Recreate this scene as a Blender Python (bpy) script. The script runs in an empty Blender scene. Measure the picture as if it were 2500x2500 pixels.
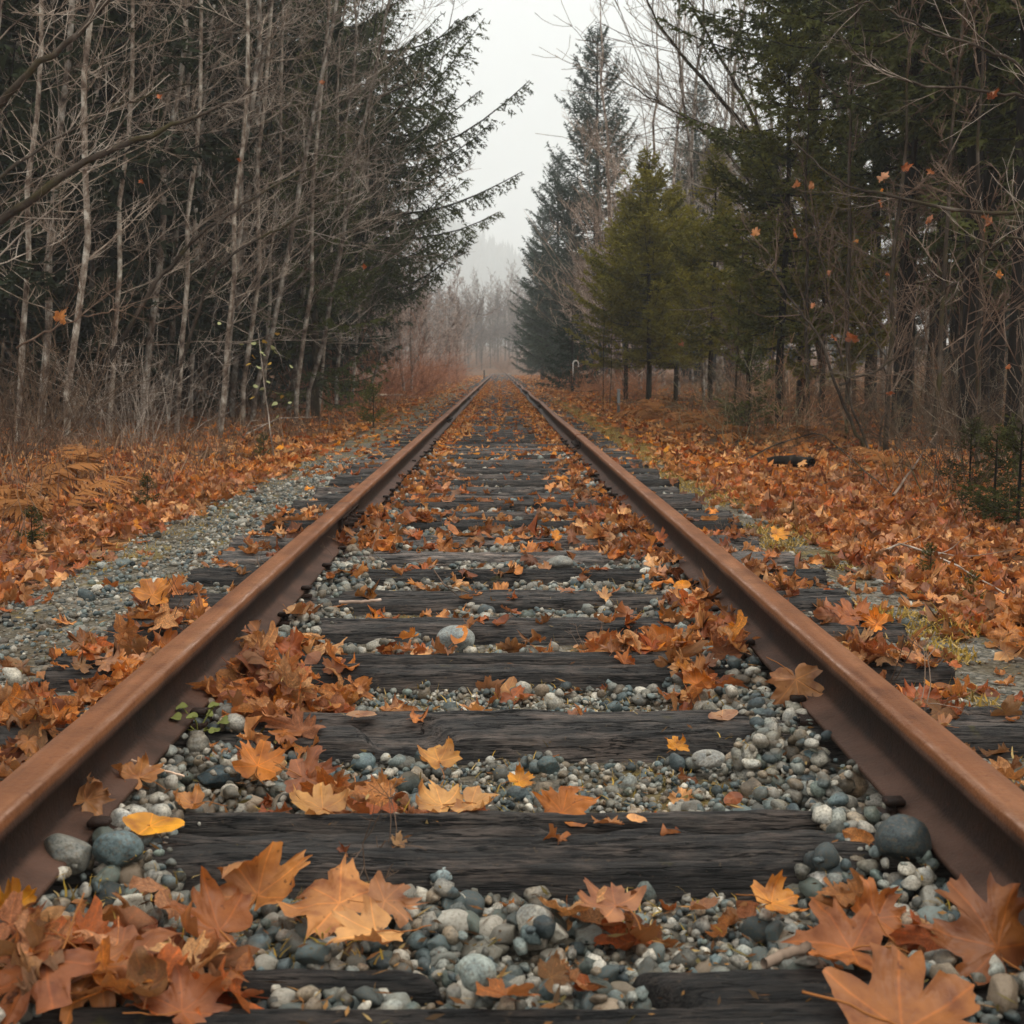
import bpy, math, random
import numpy as np
from mathutils import Vector, Matrix, Euler

random.seed(11)
rng = np.random.default_rng(7)
R = math.radians
scene = bpy.context.scene

# ------------------------------------------------------------------ camera
CAM_Z = 0.79
FPX = 3100.0                      # focal length in pixels of the 2500 px photograph
PITCH = math.atan(352.0 / FPX)
YAW = math.atan(30.0 / FPX)
cd = bpy.data.cameras.new("camera")
cam = bpy.data.objects.new("camera", cd)
scene.collection.objects.link(cam)
cam.location = (0, 0, CAM_Z)
cam.rotation_euler = (R(90) - PITCH, 0, -YAW)
cd.sensor_width = 36
cd.lens = FPX / 2500 * 36
cd.clip_start = 0.05
cd.clip_end = 3000
cd.dof.use_dof = True
cd.dof.focus_distance = 4.2
cd.dof.aperture_fstop = 10
scene.camera = cam
CM = Euler(cam.rotation_euler).to_matrix()


def ray(px, py):
    """direction through a pixel of the 2500 px photograph"""
    return CM @ Vector(((px - 1250) / FPX, -(py - 1250) / FPX, -1))


def on_plane(px, py, z=0.0):
    d = ray(px, py)
    t = (z - CAM_Z) / d.z
    return Vector((d.x * t, d.y * t, z))


def at_depth(px, py, Y):
    d = ray(px, py)
    t = Y / d.y
    return Vector((d.x * t, Y, CAM_Z + d.z * t))


# ------------------------------------------------------------------ world, sun, exposure
SUN_EL, SUN_AZ = 58.0, 112.0
w = bpy.data.worlds.new("World")
scene.world = w
w.use_nodes = True
nt = w.node_tree
nt.nodes.clear()
out = nt.nodes.new("ShaderNodeOutputWorld")
bg = nt.nodes.new("ShaderNodeBackground")
bg.inputs[1].default_value = 0.1
sky = nt.nodes.new("ShaderNodeTexSky")
sky.sky_type = 'NISHITA'
sky.sun_disc = False
sky.sun_elevation = R(SUN_EL)
sky.sun_rotation = R(SUN_AZ)
sky.dust_density = 3.0
tc = nt.nodes.new("ShaderNodeTexCoord")
sep = nt.nodes.new("ShaderNodeSeparateXYZ")
nt.links.new(tc.outputs['Generated'], sep.inputs[0])
mr = nt.nodes.new("ShaderNodeMapRange")           # overcast sky: zenith brighter than the horizon
mr.inputs[1].default_value = 0.0
mr.inputs[2].default_value = 1.0
mr.inputs[3].default_value = 0.84
mr.inputs[4].default_value = 3.0
nt.links.new(sep.outputs[2], mr.inputs[0])
cloud = nt.nodes.new("ShaderNodeVectorMath")
cloud.operation = 'SCALE'
cloud.inputs[0].default_value = (7.05, 7.25, 7.1)
nt.links.new(mr.outputs[0], cloud.inputs[3])
mx = nt.nodes.new("ShaderNodeMix")
mx.data_type = 'RGBA'
mx.inputs[0].default_value = 0.93
nt.links.new(sky.outputs[0], mx.inputs[6])
nt.links.new(cloud.outputs[0], mx.inputs[7])
nt.links.new(mx.outputs[2], bg.inputs[0])
nt.links.new(bg.outputs[0], out.inputs[0])
sd = bpy.data.lights.new("sun", 'SUN')
sd.energy = 1.5
sd.angle = R(22)
sd.color = (1.0, 0.93, 0.82)
sun = bpy.data.objects.new("sun", sd)
scene.collection.objects.link(sun)
saz = R(SUN_AZ)
sdir = Vector((math.sin(saz) * math.cos(R(SUN_EL)), math.cos(saz) * math.cos(R(SUN_EL)), math.sin(R(SUN_EL))))
sun.rotation_euler = sdir.to_track_quat('Z', 'Y').to_euler()
scene.view_settings.view_transform = 'Standard'
scene.view_settings.look = 'None'
scene.view_settings.exposure = 0.24
scene.view_settings.gamma = 1.0
try:
    scene.cycles.max_bounces = 6
    scene.cycles.diffuse_bounces = 3
    scene.cycles.transmission_bounces = 3
    scene.cycles.volume_bounces = 3
    scene.cycles.use_denoising = True
except Exception:
    pass
COL = scene.collection

# ------------------------------------------------------------------ object helpers


def tag(o, label=None, cat=None, group=None, kind=None):
    if label: o['label'] = label
    if cat: o['category'] = cat
    if group: o['group'] = group
    if kind: o['kind'] = kind
    return o


def empty(name, loc=(0, 0, 0), rot=(0, 0, 0)):
    o = bpy.data.objects.new(name, None)
    o.location = loc
    o.rotation_euler = rot
    o.empty_display_size = 0.2
    COL.objects.link(o)
    return o


def mk_mesh(name, V, F, mat=None, smooth=True, attrs=None, uv=None, col=None):
    """V (n,3); F list of index arrays (m,k) ; col (n,3) vertex colour 'col'"""
    me = bpy.data.meshes.new(name)
    V = np.asarray(V, dtype=np.float32)
    if not isinstance(F, (list, tuple)): F = [F]
    F = [np.asarray(f, dtype=np.int32) for f in F if len(f)]
    me.vertices.add(len(V))
    me.vertices.foreach_set('co', V.ravel())
    li = np.concatenate([f.ravel() for f in F])
    tot = np.concatenate([np.full(len(f), f.shape[1], dtype=np.int32) for f in F])
    st = np.concatenate([[0], np.cumsum(tot)[:-1]]).astype(np.int32)
    me.loops.add(len(li))
    me.loops.foreach_set('vertex_index', li)
    me.polygons.add(len(tot))
    me.polygons.foreach_set('loop_start', st)
    me.polygons.foreach_set('loop_total', tot)
    me.update(calc_edges=True)
    if smooth:
        me.polygons.foreach_set('use_smooth', np.ones(len(tot), dtype=bool))
    if col is not None:
        a = me.attributes.new('col', 'FLOAT_COLOR', 'POINT')
        c = np.ones((len(V), 4), dtype=np.float32)
        c[:, :3] = col
        a.data.foreach_set('color', c.ravel())
    if uv is not None:
        l = me.uv_layers.new(name='leaf')
        l.data.foreach_set('uv', np.asarray(uv, dtype=np.float32)[li].ravel())
    if attrs:
        for k, v in attrs.items():
            a = me.attributes.new(k, 'FLOAT', 'POINT')
            a.data.foreach_set('value', np.asarray(v, dtype=np.float32))
    if mat: me.materials.append(mat)
    me.validate()
    return me


def ob(name, me, parent=None, loc=None, rot=None, scale=None, color=None):
    o = bpy.data.objects.new(name, me)
    if parent is not None: o.parent = parent
    if loc is not None: o.location = loc
    if rot is not None: o.rotation_euler = rot
    if scale is not None: o.scale = scale
    if color is not None: o.color = (*color, 1)
    COL.objects.link(o)
    return o


KIDS = {}


def copy_tree(o, parent=None):
    c = o.copy()
    COL.objects.link(c)
    if parent is not None: c.parent = parent
    for ch in o.children:
        copy_tree(ch, c)
    return c


class Geo:
    """collects geometry with colours"""

    def __init__(s):
        s.V, s.F, s.C, s.n = [], {}, [], 0

    def add(s, V, F, C=(1, 1, 1)):
        V = np.asarray(V, dtype=float).reshape(-1, 3)
        C = np.asarray(C, dtype=float)
        if C.ndim == 1: C = np.tile(C, (len(V), 1))
        F = np.asarray(F, dtype=np.int64)
        s.V.append(V); s.C.append(C)
        s.F.setdefault(F.shape[1], []).append(F + s.n)
        s.n += len(V)

    def mesh(s, name, mat, smooth=True):
        return mk_mesh(name, np.concatenate(s.V), [np.concatenate(f) for f in s.F.values()], mat, smooth,
                       col=np.concatenate(s.C))


def unit(a):
    return a / np.maximum(np.linalg.norm(a, axis=-1, keepdims=True), 1e-9)


def tubes(P, Rad, sides=4, cap=False):
    """P (n,k,3), Rad (n,k) -> V, F quads"""
    P = np.asarray(P, dtype=float); Rad = np.asarray(Rad, dtype=float)
    n, k, _ = P.shape
    T = np.empty_like(P)
    T[:, 1:-1] = P[:, 2:] - P[:, :-2]
    T[:, 0] = P[:, 1] - P[:, 0]
    T[:, -1] = P[:, -1] - P[:, -2]
    T = unit(T)
    mean = unit(T.mean(axis=1))
    ref = np.where(np.abs(mean[:, 2:3]) > 0.8, np.array([[1., 0, 0]]), np.array([[0, 0, 1.]]))[:, None, :]
    A = unit(np.cross(T, np.broadcast_to(ref, T.shape)))
    B = np.cross(T, A)
    ang = np.arange(sides) / sides * 2 * np.pi
    V = P[:, :, None, :] + Rad[:, :, None, None] * (A[:, :, None, :] * np.cos(ang)[None, None, :, None] + B[:, :, None, :] * np.sin(ang)[None, None, :, None])
    idx = np.arange(n * k * sides).reshape(n, k, sides)
    a = idx[:, :-1, :]; b = np.roll(a, -1, axis=2)
    c = idx[:, 1:, :]; d = np.roll(c, -1, axis=2)
    F = np.stack([a, b, d, c], axis=-1).reshape(-1, 4)
    return V.reshape(-1, 3), F


def tube1(pts, rads, sides=6):
    return tubes(np.asarray(pts)[None], np.asarray(rads)[None], sides)


def curves(start, dirs, length, k, up=0.0, wob=0.1, r=None):
    """grow n curved paths with k points: 'up' bends towards +Z each step"""
    r = r or rng
    n = len(start)
    P = np.empty((n, k, 3)); P[:, 0] = start
    d = unit(np.array(dirs, dtype=float))
    step = (np.asarray(length) / (k - 1)).reshape(n, 1)
    up = np.broadcast_to(np.asarray(up, dtype=float), (n,))
    for i in range(1, k):
        d = d + r.normal(0, wob, (n, 3))
        d[:, 2] += up / (k - 1)
        d = unit(d)
        P[:, i] = P[:, i - 1] + d * step
    return P


def sample(P, s):
    """P (n,k,3), s (n,m) in 0..1 -> points (n,m,3), tangents"""
    n, k, _ = P.shape
    f = np.clip(s, 0, 0.9999) * (k - 1)
    i = f.astype(int); t = (f - i)[..., None]
    r = np.arange(n)[:, None]
    a, b = P[r, i], P[r, i + 1]
    return a * (1 - t) + b * t, unit(b - a)


def vnoise(x, y, seed=0):
    """smooth value noise"""
    xi = np.floor(x).astype(np.int64); yi = np.floor(y).astype(np.int64)
    fx = x - xi; fy = y - yi
    fx = fx * fx * (3 - 2 * fx); fy = fy * fy * (3 - 2 * fy)

    def h(a, b):
        v = (a * 374761393 + b * 668265263 + seed * 982451653) & 0x7fffffff
        v = ((v ^ (v >> 13)) * 1274126177) & 0x7fffffff
        return ((v ^ (v >> 16)) & 0xffff) / 65535.0
    return (h(xi, yi) * (1 - fx) + h(xi + 1, yi) * fx) * (1 - fy) + (h(xi, yi + 1) * (1 - fx) + h(xi + 1, yi + 1) * fx) * fy


def fbm(x, y, seed=0, o=3):
    s, a, t = 0, 1, 0
    for i in range(o):
        s = s + a * vnoise(x * 2 ** i, y * 2 ** i, seed + i); t += a; a *= 0.5
    return s / t


# ------------------------------------------------------------------ materials
class Mat:
    def __init__(s, name):
        s.m = bpy.data.materials.new(name)
        s.m.use_nodes = True
        s.t = s.m.node_tree
        s.t.nodes.clear()
        s.out = s.t.nodes.new("ShaderNodeOutputMaterial")
        s.b = s.t.nodes.new("ShaderNodeBsdfPrincipled")
        s.t.links.new(s.b.outputs[0], s.out.inputs[0])
        s.b.inputs['Specular IOR Level'].default_value = 0.1

    def n(s, typ, **kw):
        nd = s.t.nodes.new("ShaderNode" + typ)
        for k, v in kw.items():
            if k.startswith('i_'):
                key = k[2:]
                nd.inputs[int(key) if key.isdigit() else key].default_value = v
            else:
                setattr(nd, k, v)
        return nd

    def l(s, a, b):
        s.t.links.new(a, b)

    def noise(s, scale, detail=3, vec=None, rough=0.5):
        nd = s.n("TexNoise", i_Scale=scale, i_Detail=detail, i_Roughness=rough)
        if vec is not None: s.l(vec, nd.inputs['Vector'])
        return nd.outputs[0]

    def coords(s, scale=(1, 1, 1), kind='Object', rnd=False):
        t = s.n("TexCoord")
        mp = s.n("Mapping")
        mp.inputs['Scale'].default_value = scale
        s.l(t.outputs[kind], mp.inputs[0])
        if rnd:
            oi = s.n("ObjectInfo")
            ml = s.n("Math", operation='MULTIPLY', i_1=37.0)
            s.l(oi.outputs['Random'], ml.inputs[0])
            ad = s.n("VectorMath", operation='ADD')
            s.l(mp.outputs[0], ad.inputs[0]); s.l(ml.outputs[0], ad.inputs[1])
            return ad.outputs[0]
        return mp.outputs[0]

    def ramp(s, fac, stops):
        r = s.n("ValToRGB")
        el = r.color_ramp.elements
        while len(el) < len(stops): el.new(0.5)
        for e, (p, c) in zip(el, stops):
            e.position = p
            e.color = (*c, 1) if len(c) == 3 else c
        s.l(fac, r.inputs[0])
        return r.outputs[0]

    def mix(s, fac, a, b, mode='MIX'):
        m = s.n("Mix", data_type='RGBA', blend_type=mode)
        for v, i in ((fac, 0), (a, 6), (b, 7)):
            if hasattr(v, 'is_linked'): s.l(v, m.inputs[i])
            else: m.inputs[i].default_value = v if i == 0 else ((*v, 1) if len(v) == 3 else v)
        return m.outputs[2]

    def attr(s, name):
        a = s.n("Attribute")
        a.attribute_name = name
        return a

    def bump(s, h, strength=0.4, dist=0.01):
        b = s.n("Bump", i_Strength=strength, i_Distance=dist)
        s.l(h, b.inputs['Height'])
        s.l(b.outputs[0], s.b.inputs['Normal'])

    def base(s, c):
        s.l(c, s.b.inputs['Base Color'])

    def obj_attr(s):
        """object colour times vertex colour"""
        oi = s.n("ObjectInfo")
        return s.mix(1.0, s.attr('col').outputs[0], oi.outputs['Color'], 'MULTIPLY')


def g(v): return (v, v, v)


def mat_stone():
    m = Mat("stone_surface")
    co = m.coords(rnd=True)
    base = m.obj_attr()
    sp = m.ramp(m.noise(230, 3, co, 0.7), [(0.33, g(0.35)), (0.5, g(1.0)), (0.72, g(1.5))])
    big = m.ramp(m.noise(35, 3, co), [(0.3, (0.55, 0.58, 0.6)), (0.7, (1.25, 1.2, 1.12))])
    c = m.mix(1.0, m.mix(0.8, base, sp, 'MULTIPLY'), big, 'MULTIPLY')
    dust = m.ramp(m.noise(11, 4, m.coords(kind='Generated', rnd=True)), [(0.5, g(0)), (0.7, g(0.6))])
    c = m.mix(dust, c, (0.11, 0.075, 0.042))
    m.base(c)
    m.b.inputs['Roughness'].default_value = 0.5
    m.b.inputs['Specular IOR Level'].default_value = 0.28
    m.bump(m.noise(120, 4, co), 0.35, 0.004)
    return m.m


def mat_ballast():
    m = Mat("fine_gravel_soil")
    co = m.coords(kind='Object')
    v = m.n("TexVoronoi", i_Scale=55.0)
    m.l(co, v.inputs['Vector'])
    v2 = m.n("TexVoronoi", i_Scale=110.0)
    m.l(co, v2.inputs['Vector'])
    cc = m.ramp(v.outputs['Color'], [(0.1, (0.035, 0.04, 0.04)), (0.4, (0.11, 0.11, 0.10)), (0.6, (0.2, 0.18, 0.15)), (0.9, (0.33, 0.30, 0.26))])
    c2 = m.ramp(v2.outputs['Color'], [(0.2, (0.03, 0.028, 0.022)), (0.8, (0.22, 0.19, 0.14))])
    c = m.mix(m.ramp(m.noise(20, 3, co), [(0.4, g(0)), (0.6, g(0.8))]), cc, c2)
    soil = m.mix(m.noise(60, 3, co), (0.03, 0.022, 0.013), (0.12, 0.085, 0.045))
    c = m.mix(m.ramp(m.noise(3.5, 4, co), [(0.42, g(0.15)), (0.6, g(0.75))]), c, soil)
    moss = m.mix(m.noise(150, 2, co), (0.10, 0.07, 0.012), (0.26, 0.18, 0.035))
    c = m.mix(m.ramp(m.noise(2.2, 4, co), [(0.56, g(0)), (0.66, g(0.55))]), c, moss)
    m.base(c)
    m.b.inputs['Roughness'].default_value = 0.9
    m.bump(v.outputs['Distance'], 0.9, 0.02)
    return m.m


def mat_floor():
    m = Mat("leafy_soil")
    co = m.coords(kind='Object')
    v = m.n("TexVoronoi", i_Scale=11.0)
    m.l(co, v.inputs['Vector'])
    c = m.ramp(v.outputs['Color'], [(0.15, (0.05, 0.018, 0.006)), (0.45, (0.14, 0.05, 0.013)), (0.7, (0.24, 0.095, 0.028)), (0.95, (0.33, 0.16, 0.06))])
    dirt = m.mix(m.noise(9, 4, co), (0.018, 0.013, 0.008), (0.07, 0.04, 0.02))
    c = m.mix(m.ramp(m.noise(1.3, 4, co), [(0.38, g(0.2)), (0.62, g(0.8))]), c, dirt)
    m.base(c)
    m.b.inputs['Roughness'].default_value = 0.95
    m.bump(v.outputs['Distance'], 0.8, 0.05)
    return m.m


def mat_leaf(far=False):
    m = Mat("autumn_leaf_far" if far else "autumn_leaf")
    base = m.obj_attr()
    if far:
        m.base(base)
        m.b.inputs['Roughness'].default_value = 0.7
        col = base
    else:
        uv = m.n("UVMap"); uv.uv_map = 'leaf'
        uvv = uv.outputs[0]
        oi = m.n("ObjectInfo")
        # distance to five main veins
        dmin = None
        for a in (90, 42, 138, -14, 194):
            dx, dy = math.cos(R(a)), math.sin(R(a))
            cr = m.n("VectorMath", operation='DOT_PRODUCT'); m.l(uvv, cr.inputs[0]); cr.inputs[1].default_value = (-dy, dx, 0)
            ab = m.n("Math", operation='ABSOLUTE'); m.l(cr.outputs['Value'], ab.inputs[0])
            dt = m.n("VectorMath", operation='DOT_PRODUCT'); m.l(uvv, dt.inputs[0]); dt.inputs[1].default_value = (dx, dy, 0)
            lt = m.n("Math", operation='LESS_THAN', i_1=0.0); m.l(dt.outputs['Value'], lt.inputs[0])
            ad = m.n("Math", operation='ADD'); m.l(ab.outputs[0], ad.inputs[0]); m.l(lt.outputs[0], ad.inputs[1])
            if dmin is None: dmin = ad.outputs[0]
            else:
                mn = m.n("Math", operation='MINIMUM'); m.l(dmin, mn.inputs[0]); m.l(ad.outputs[0], mn.inputs[1]); dmin = mn.outputs[0]
        vein = m.ramp(dmin, [(0.0, g(1)), (0.022, g(0.0))])
        co = m.coords(kind='Object', rnd=True)
        n1 = m.noise(28, 4, co)
        blot = m.ramp(n1, [(0.3, (0.55, 0.42, 0.42)), (0.48, (0.95, 0.9, 0.9)), (0.68, (1.25, 1.2, 1.1))])
        c = m.mix(1.0, base, blot, 'MULTIPLY')
        spot = m.ramp(m.noise(70, 2, co), [(0.68, g(0)), (0.76, g(0.75))])
        c = m.mix(spot, c, (0.05, 0.02, 0.01))
        # side veins fan off as fine darker folds
        c = m.mix(m.ramp(m.noise(9, 3, co), [(0.42, g(0.45)), (0.6, g(0))]), c, (0.15, 0.05, 0.02))
        c = m.mix(vein, c, m.mix(1.0, c, (1.5, 1.35, 1.1), 'MULTIPLY'))
        # undersides are paler and duller
        geo = m.n("NewGeometry")
        c = m.mix(m.mix(1.0, geo.outputs['Backfacing'], g(0.3), 'MULTIPLY'), c, (0.38, 0.21, 0.10))
        m.base(c)
        col = c
        m.b.inputs['Roughness'].default_value = 0.45
        m.b.inputs['Specular IOR Level'].default_value = 0.28
        m.bump(m.noise(45, 4, co), 0.6, 0.006)
    tr = m.n("BsdfTranslucent")
    m.l(m.mix(1.0, col, (1.5, 1.1, 0.7), 'MULTIPLY'), tr.inputs[0])
    ms = m.n("MixShader", i_0=0.25)
    m.l(m.b.outputs[0], ms.inputs[1]); m.l(tr.outputs[0], ms.inputs[2])
    m.l(ms.outputs[0], m.out.inputs[0])
    return m.m


def mat_tie():
    m = Mat("weathered_creosote_wood")
    co = m.coords((5, 38, 38), rnd=True)
    cf = m.coords((16, 230, 230), rnd=True)
    ck = m.coords((1.6, 30, 30), rnd=True)
    n1 = m.noise(1.0, 7, co, 0.68)
    n2 = m.noise(1.0, 6, cf, 0.7)
    n3 = m.noise(1.0, 5, ck, 0.6)
    oi = m.n("ObjectInfo")
    c = m.ramp(n1, [(0.28, (0.014, 0.014, 0.014)), (0.45, (0.034, 0.032, 0.031)), (0.58, (0.060, 0.054, 0.050)), (0.74, (0.12, 0.098, 0.086))])
    c = m.mix(m.ramp(n2, [(0.38, g(0.9)), (0.52, g(0))]), c, (0.006, 0.006, 0.007))
    wr = m.ramp(m.noise(1.0, 6, m.coords((7.0, 22, 22), rnd=True), 0.68), [(0.48, g(0)), (0.64, g(0.42))])
    c = m.mix(wr, c, m.ramp(n2, [(0.35, (0.06, 0.047, 0.040)), (0.65, (0.25, 0.19, 0.16))]))
    # long hairline checks in the grain
    chk = m.ramp(n3, [(0.485, g(0)), (0.497, g(1)), (0.503, g(1)), (0.515, g(0))])
    c = m.mix(chk, c, (0.004, 0.004, 0.004))
    c = m.mix(1.0, c, oi.outputs['Color'], 'MULTIPLY')
    ms = m.ramp(m.noise(9, 5, m.coords(rnd=True)), [(0.68, g(0)), (0.74, g(0.6))])
    c = m.mix(ms, c, (0.10, 0.085, 0.02))
    dst = m.ramp(m.noise(60, 4, m.coords(rnd=True), .7), [(0.62, g(0)), (0.70, g(0.6))])
    c = m.mix(dst, c, (0.12, 0.08, 0.05))
    m.base(c)
    m.b.inputs['Roughness'].default_value = 0.62
    m.b.inputs['Specular IOR Level'].default_value = 0.2
    hgt = m.mix(chk, m.mix(0.5, n1, n2), g(0.0))
    m.bump(hgt, 1.0, 0.02)
    return m.m


def mat_rust(dark=False):
    m = Mat("rusty_steel_dark" if dark else "rusty_steel")
    co = m.coords(kind='Object')
    st = m.coords((30, 1.2, 30), kind='Object')
    n1 = m.noise(6, 5, co, 0.6)
    n2 = m.noise(1.0, 5, st, 0.6)
    a = m.ramp(n2, [(0.3, (0.11, 0.038, 0.014)), (0.48, (0.175, 0.063, 0.023)), (0.66, (0.23, 0.097, 0.043))])
    b = m.ramp(n1, [(0.32, (0.55, 0.5, 0.48)), (0.5, (0.95, .95, .95)), (0.68, (1.15, 1.15, 1.2))])
    c = m.mix(1.0, a, b, 'MULTIPLY')
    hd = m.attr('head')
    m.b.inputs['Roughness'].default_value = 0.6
    side = m.ramp(n1, [(0.35, (0.008, 0.005, 0.004)), (0.65, (0.022, 0.011, 0.007))])  # near black web: the shade under the head is put into its colour
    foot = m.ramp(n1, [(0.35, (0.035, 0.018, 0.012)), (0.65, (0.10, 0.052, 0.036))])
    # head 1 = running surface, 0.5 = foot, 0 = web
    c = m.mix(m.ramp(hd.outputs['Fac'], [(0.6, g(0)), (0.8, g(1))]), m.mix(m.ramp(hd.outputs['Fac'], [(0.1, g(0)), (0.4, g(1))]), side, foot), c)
    ed = m.attr('edge')
    ec = m.ramp(m.noise(1.0, 6, m.coords((60, 5, 60), kind='Object'), 0.7), [(0.40, (0.15, 0.058, 0.026)), (0.56, (0.24, 0.13, 0.085)), (0.70, (0.46, 0.34, 0.28))])
    c = m.mix(m.ramp(ed.outputs['Fac'], [(0.3, g(0)), (0.8, g(0.85))]), c, ec)
    flk = m.ramp(m.noise(17, 7, co, .75), [(0.44, g(0)), (0.50, g(0.55)), (0.56, g(0.1)), (0.62, g(0.5))])
    flk = m.mix(1.0, flk, m.ramp(hd.outputs['Fac'], [(0.6, g(0.12)), (0.8, g(0.8))]), 'MULTIPLY')
    c = m.mix(flk, c, m.mix(m.noise(80, 3, co), (0.05, 0.018, 0.009), (0.26, 0.10, 0.035)))
    c = m.mix(m.ramp(m.noise(55, 4, co, .7), [(0.60, g(0)), (0.70, g(0.7))]), c, (0.07, 0.022, 0.01))
    m.base(c)
    m.b.inputs['Roughness'].default_value = 0.55
    m.b.inputs['Specular IOR Level'].default_value = 0.16
    m.bump(m.mix(0.5, m.noise(140, 5, co, .7), m.noise(30, 4, co, .7)), 0.8, 0.008)
    return m.m


def mat_bark(name, stops, scale=(9, 9, 2.2), moss=None):
    m = Mat(name)
    co = m.coords(scale, rnd=True)
    n1 = m.noise(1.0, 5, co, 0.7)
    c = m.ramp(n1, stops)
    if moss:
        n2 = m.noise(2.5, 4, m.coords((1, 1, 1), rnd=True), 0.6)
        c = m.mix(m.ramp(n2, [(0.5, g(0)), (0.62, g(0.8))]), c, moss)
    c = m.mix(1.0, c, m.n("ObjectInfo").outputs['Color'], 'MULTIPLY')
    m.base(c)
    m.b.inputs['Roughness'].default_value = 0.9
    m.bump(n1, 0.6, 0.01)
    return m.m


def mat_col(name, rough=0.8, trans=0.0, spec=0.1):
    m = Mat(name)
    c = m.obj_attr()
    m.base(c)
    m.b.inputs['Roughness'].default_value = rough
    m.b.inputs['Specular IOR Level'].default_value = spec
    if trans:
        tr = m.n("BsdfTranslucent"); m.l(c, tr.inputs[0])
        ms = m.n("MixShader", i_0=trans)
        m.l(m.b.outputs[0], ms.inputs[1]); m.l(tr.outputs[0], ms.inputs[2]); m.l(ms.outputs[0], m.out.inputs[0])
    return m.m


M_STONE = mat_stone()
M_BALLAST = mat_ballast()
M_FLOOR = mat_floor()
M_LEAF = mat_leaf()
M_LEAF_FAR = mat_leaf(True)
M_TIE = mat_tie()
M_RAIL = mat_rust()
M_ALDER = mat_bark("pale_alder_bark", [(0.34, (0.035, 0.023, 0.017)), (0.46, (0.13, 0.095, 0.073)), (0.56, (0.27, 0.235, 0.195)), (0.68, (0.52, 0.48, 0.42))], (7, 7, 5))
M_TWIG = mat_bark("grey_twig_bark", [(0.36, (0.06, 0.040, 0.029)), (0.48, (0.20, 0.15, 0.115)), (0.62, (0.50, 0.42, 0.345))], (2, 2, 2))
M_REDTWIG = mat_bark("brown_twig_bark", [(0.35, (0.05, 0.029, 0.019)), (0.5, (0.13, 0.083, 0.057)), (0.65, (0.27, 0.19, 0.14))], (2, 2, 2))
M_DARKBARK = mat_bark("dark_fir_bark", [(0.38, (0.008, 0.006, 0.005)), (0.58, (0.018, 0.014, 0.011)), (0.72, (0.06, 0.05, 0.042))], (9, 9, 3))
M_MOSSBARK = mat_bark("mossy_limb_bark", [(0.35, (0.018, 0.012, 0.009)), (0.55, (0.05, 0.036, 0.026)), (0.7, (0.12, 0.095, 0.075))], (5, 5, 3), moss=(0.045, 0.036, 0.012))
M_NEEDLE = mat_col("conifer_needles", 0.65, 0.28)
M_PLANT = mat_col("dry_stems", 0.8, 0.2)
M_FAR = mat_col("hazy_hillside_foliage", 0.95)

# ------------------------------------------------------------------ terrain
TC = 0.010                        # track centre


def ground_h(x, y):
    x = np.asarray(x, dtype=float); y = np.asarray(y, dtype=float)
    t = x - TC
    xp = [-60, -14, -8, -4.5, -2.9, -2.0, -1.25, 0, 1.25, 1.6, 2.4, 4.0, 8, 14, 60]
    zp = [1.2, 0.25, 0.05, -0.14, -0.17, -0.10, -0.07, -0.078, -0.07, -0.07, -0.13, -0.12, -0.02, 0.15, 1.2]
    h = np.interp(t, xp, zp)
    h = h + np.where(np.abs(t) < 1.25, .022, 0) * np.clip((y - 3.1) / .8, 0, 1) * np.clip((1.3 - np.abs(t)) / .1, 0, 1)
    a = np.abs(t)
    h = h + np.where(np.abs(t) < 1.25, .036, 0) * np.clip((y - 9) / 6, 0, 1) * np.clip((1.3 - np.abs(t)) / .1, 0, 1)
    h = h + np.clip((y - 190) / 90, 0, 1) * 3.2 + np.clip((y - 280) / 300, 0, 1) * 8
    rough = np.clip((a - 1.9) / 1.2, 0, 1)
    h = h + rough * ((fbm(x * 0.8, y * 0.8, 5) - 0.5) * 0.16 + (fbm(x * 3.1, y * 3.1, 9) - 0.5) * 0.05)
    h = h + (fbm(x * 6, y * 6, 3) - 0.5) * 0.012
    return h


def grid_mesh(xs, ys, hf, mat, name):
    X, Y = np.meshgrid(xs, ys)
    Z = hf(X, Y)
    V = np.stack([X, Y, Z], -1).reshape(-1, 3)
    nx, ny = len(xs), len(ys)
    i = np.arange((nx) * (ny)).reshape(ny, nx)
    F = np.stack([i[:-1, :-1], i[:-1, 1:], i[1:, 1:], i[1:, :-1]], -1).reshape(-1, 4)
    return mk_mesh(name, V, F, mat)


ys = np.concatenate([np.arange(-6, 1, 0.5), np.arange(1, 14, 0.08), np.arange(14, 60, 0.35), np.arange(60, 300, 4), np.array([320, 360, 420, 500, 600, 900, 1200])])
xs_in = np.concatenate([np.arange(-1.85, 1.56, 0.035), [1.56]])
BED_L, BED_R = xs_in[0], xs_in[-1]


def bed_h(x, y):
    return ground_h(x, y)


ballast = ob("ballast_bed", grid_mesh(xs_in, ys[ys < 181], bed_h, M_BALLAST, "ballast_bed"))
tag(ballast, "grey gravel ballast bed under the ties", None, None, 'structure')
xl = np.concatenate([[-400, -200, -100, -60, -40], np.arange(-30, -8, 0.8), np.arange(-8, BED_L, 0.09), [BED_L]])
xr = np.concatenate([[BED_R], np.arange(BED_R + 0.05, 8, 0.09), np.arange(8, 30, 0.8), [40, 60, 100, 200, 400]])
floor = ob("forest_floor", grid_mesh(xl, ys, ground_h, M_FLOOR, "forest_floor"))
tag(floor, "leaf strewn forest floor left of the track", None, None, 'structure')
floor_r = ob("forest_floor", grid_mesh(xr, ys, ground_h, M_FLOOR, "forest_floor_right"))
tag(floor_r, "leaf strewn forest floor right of the track", None, None, 'structure')

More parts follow.
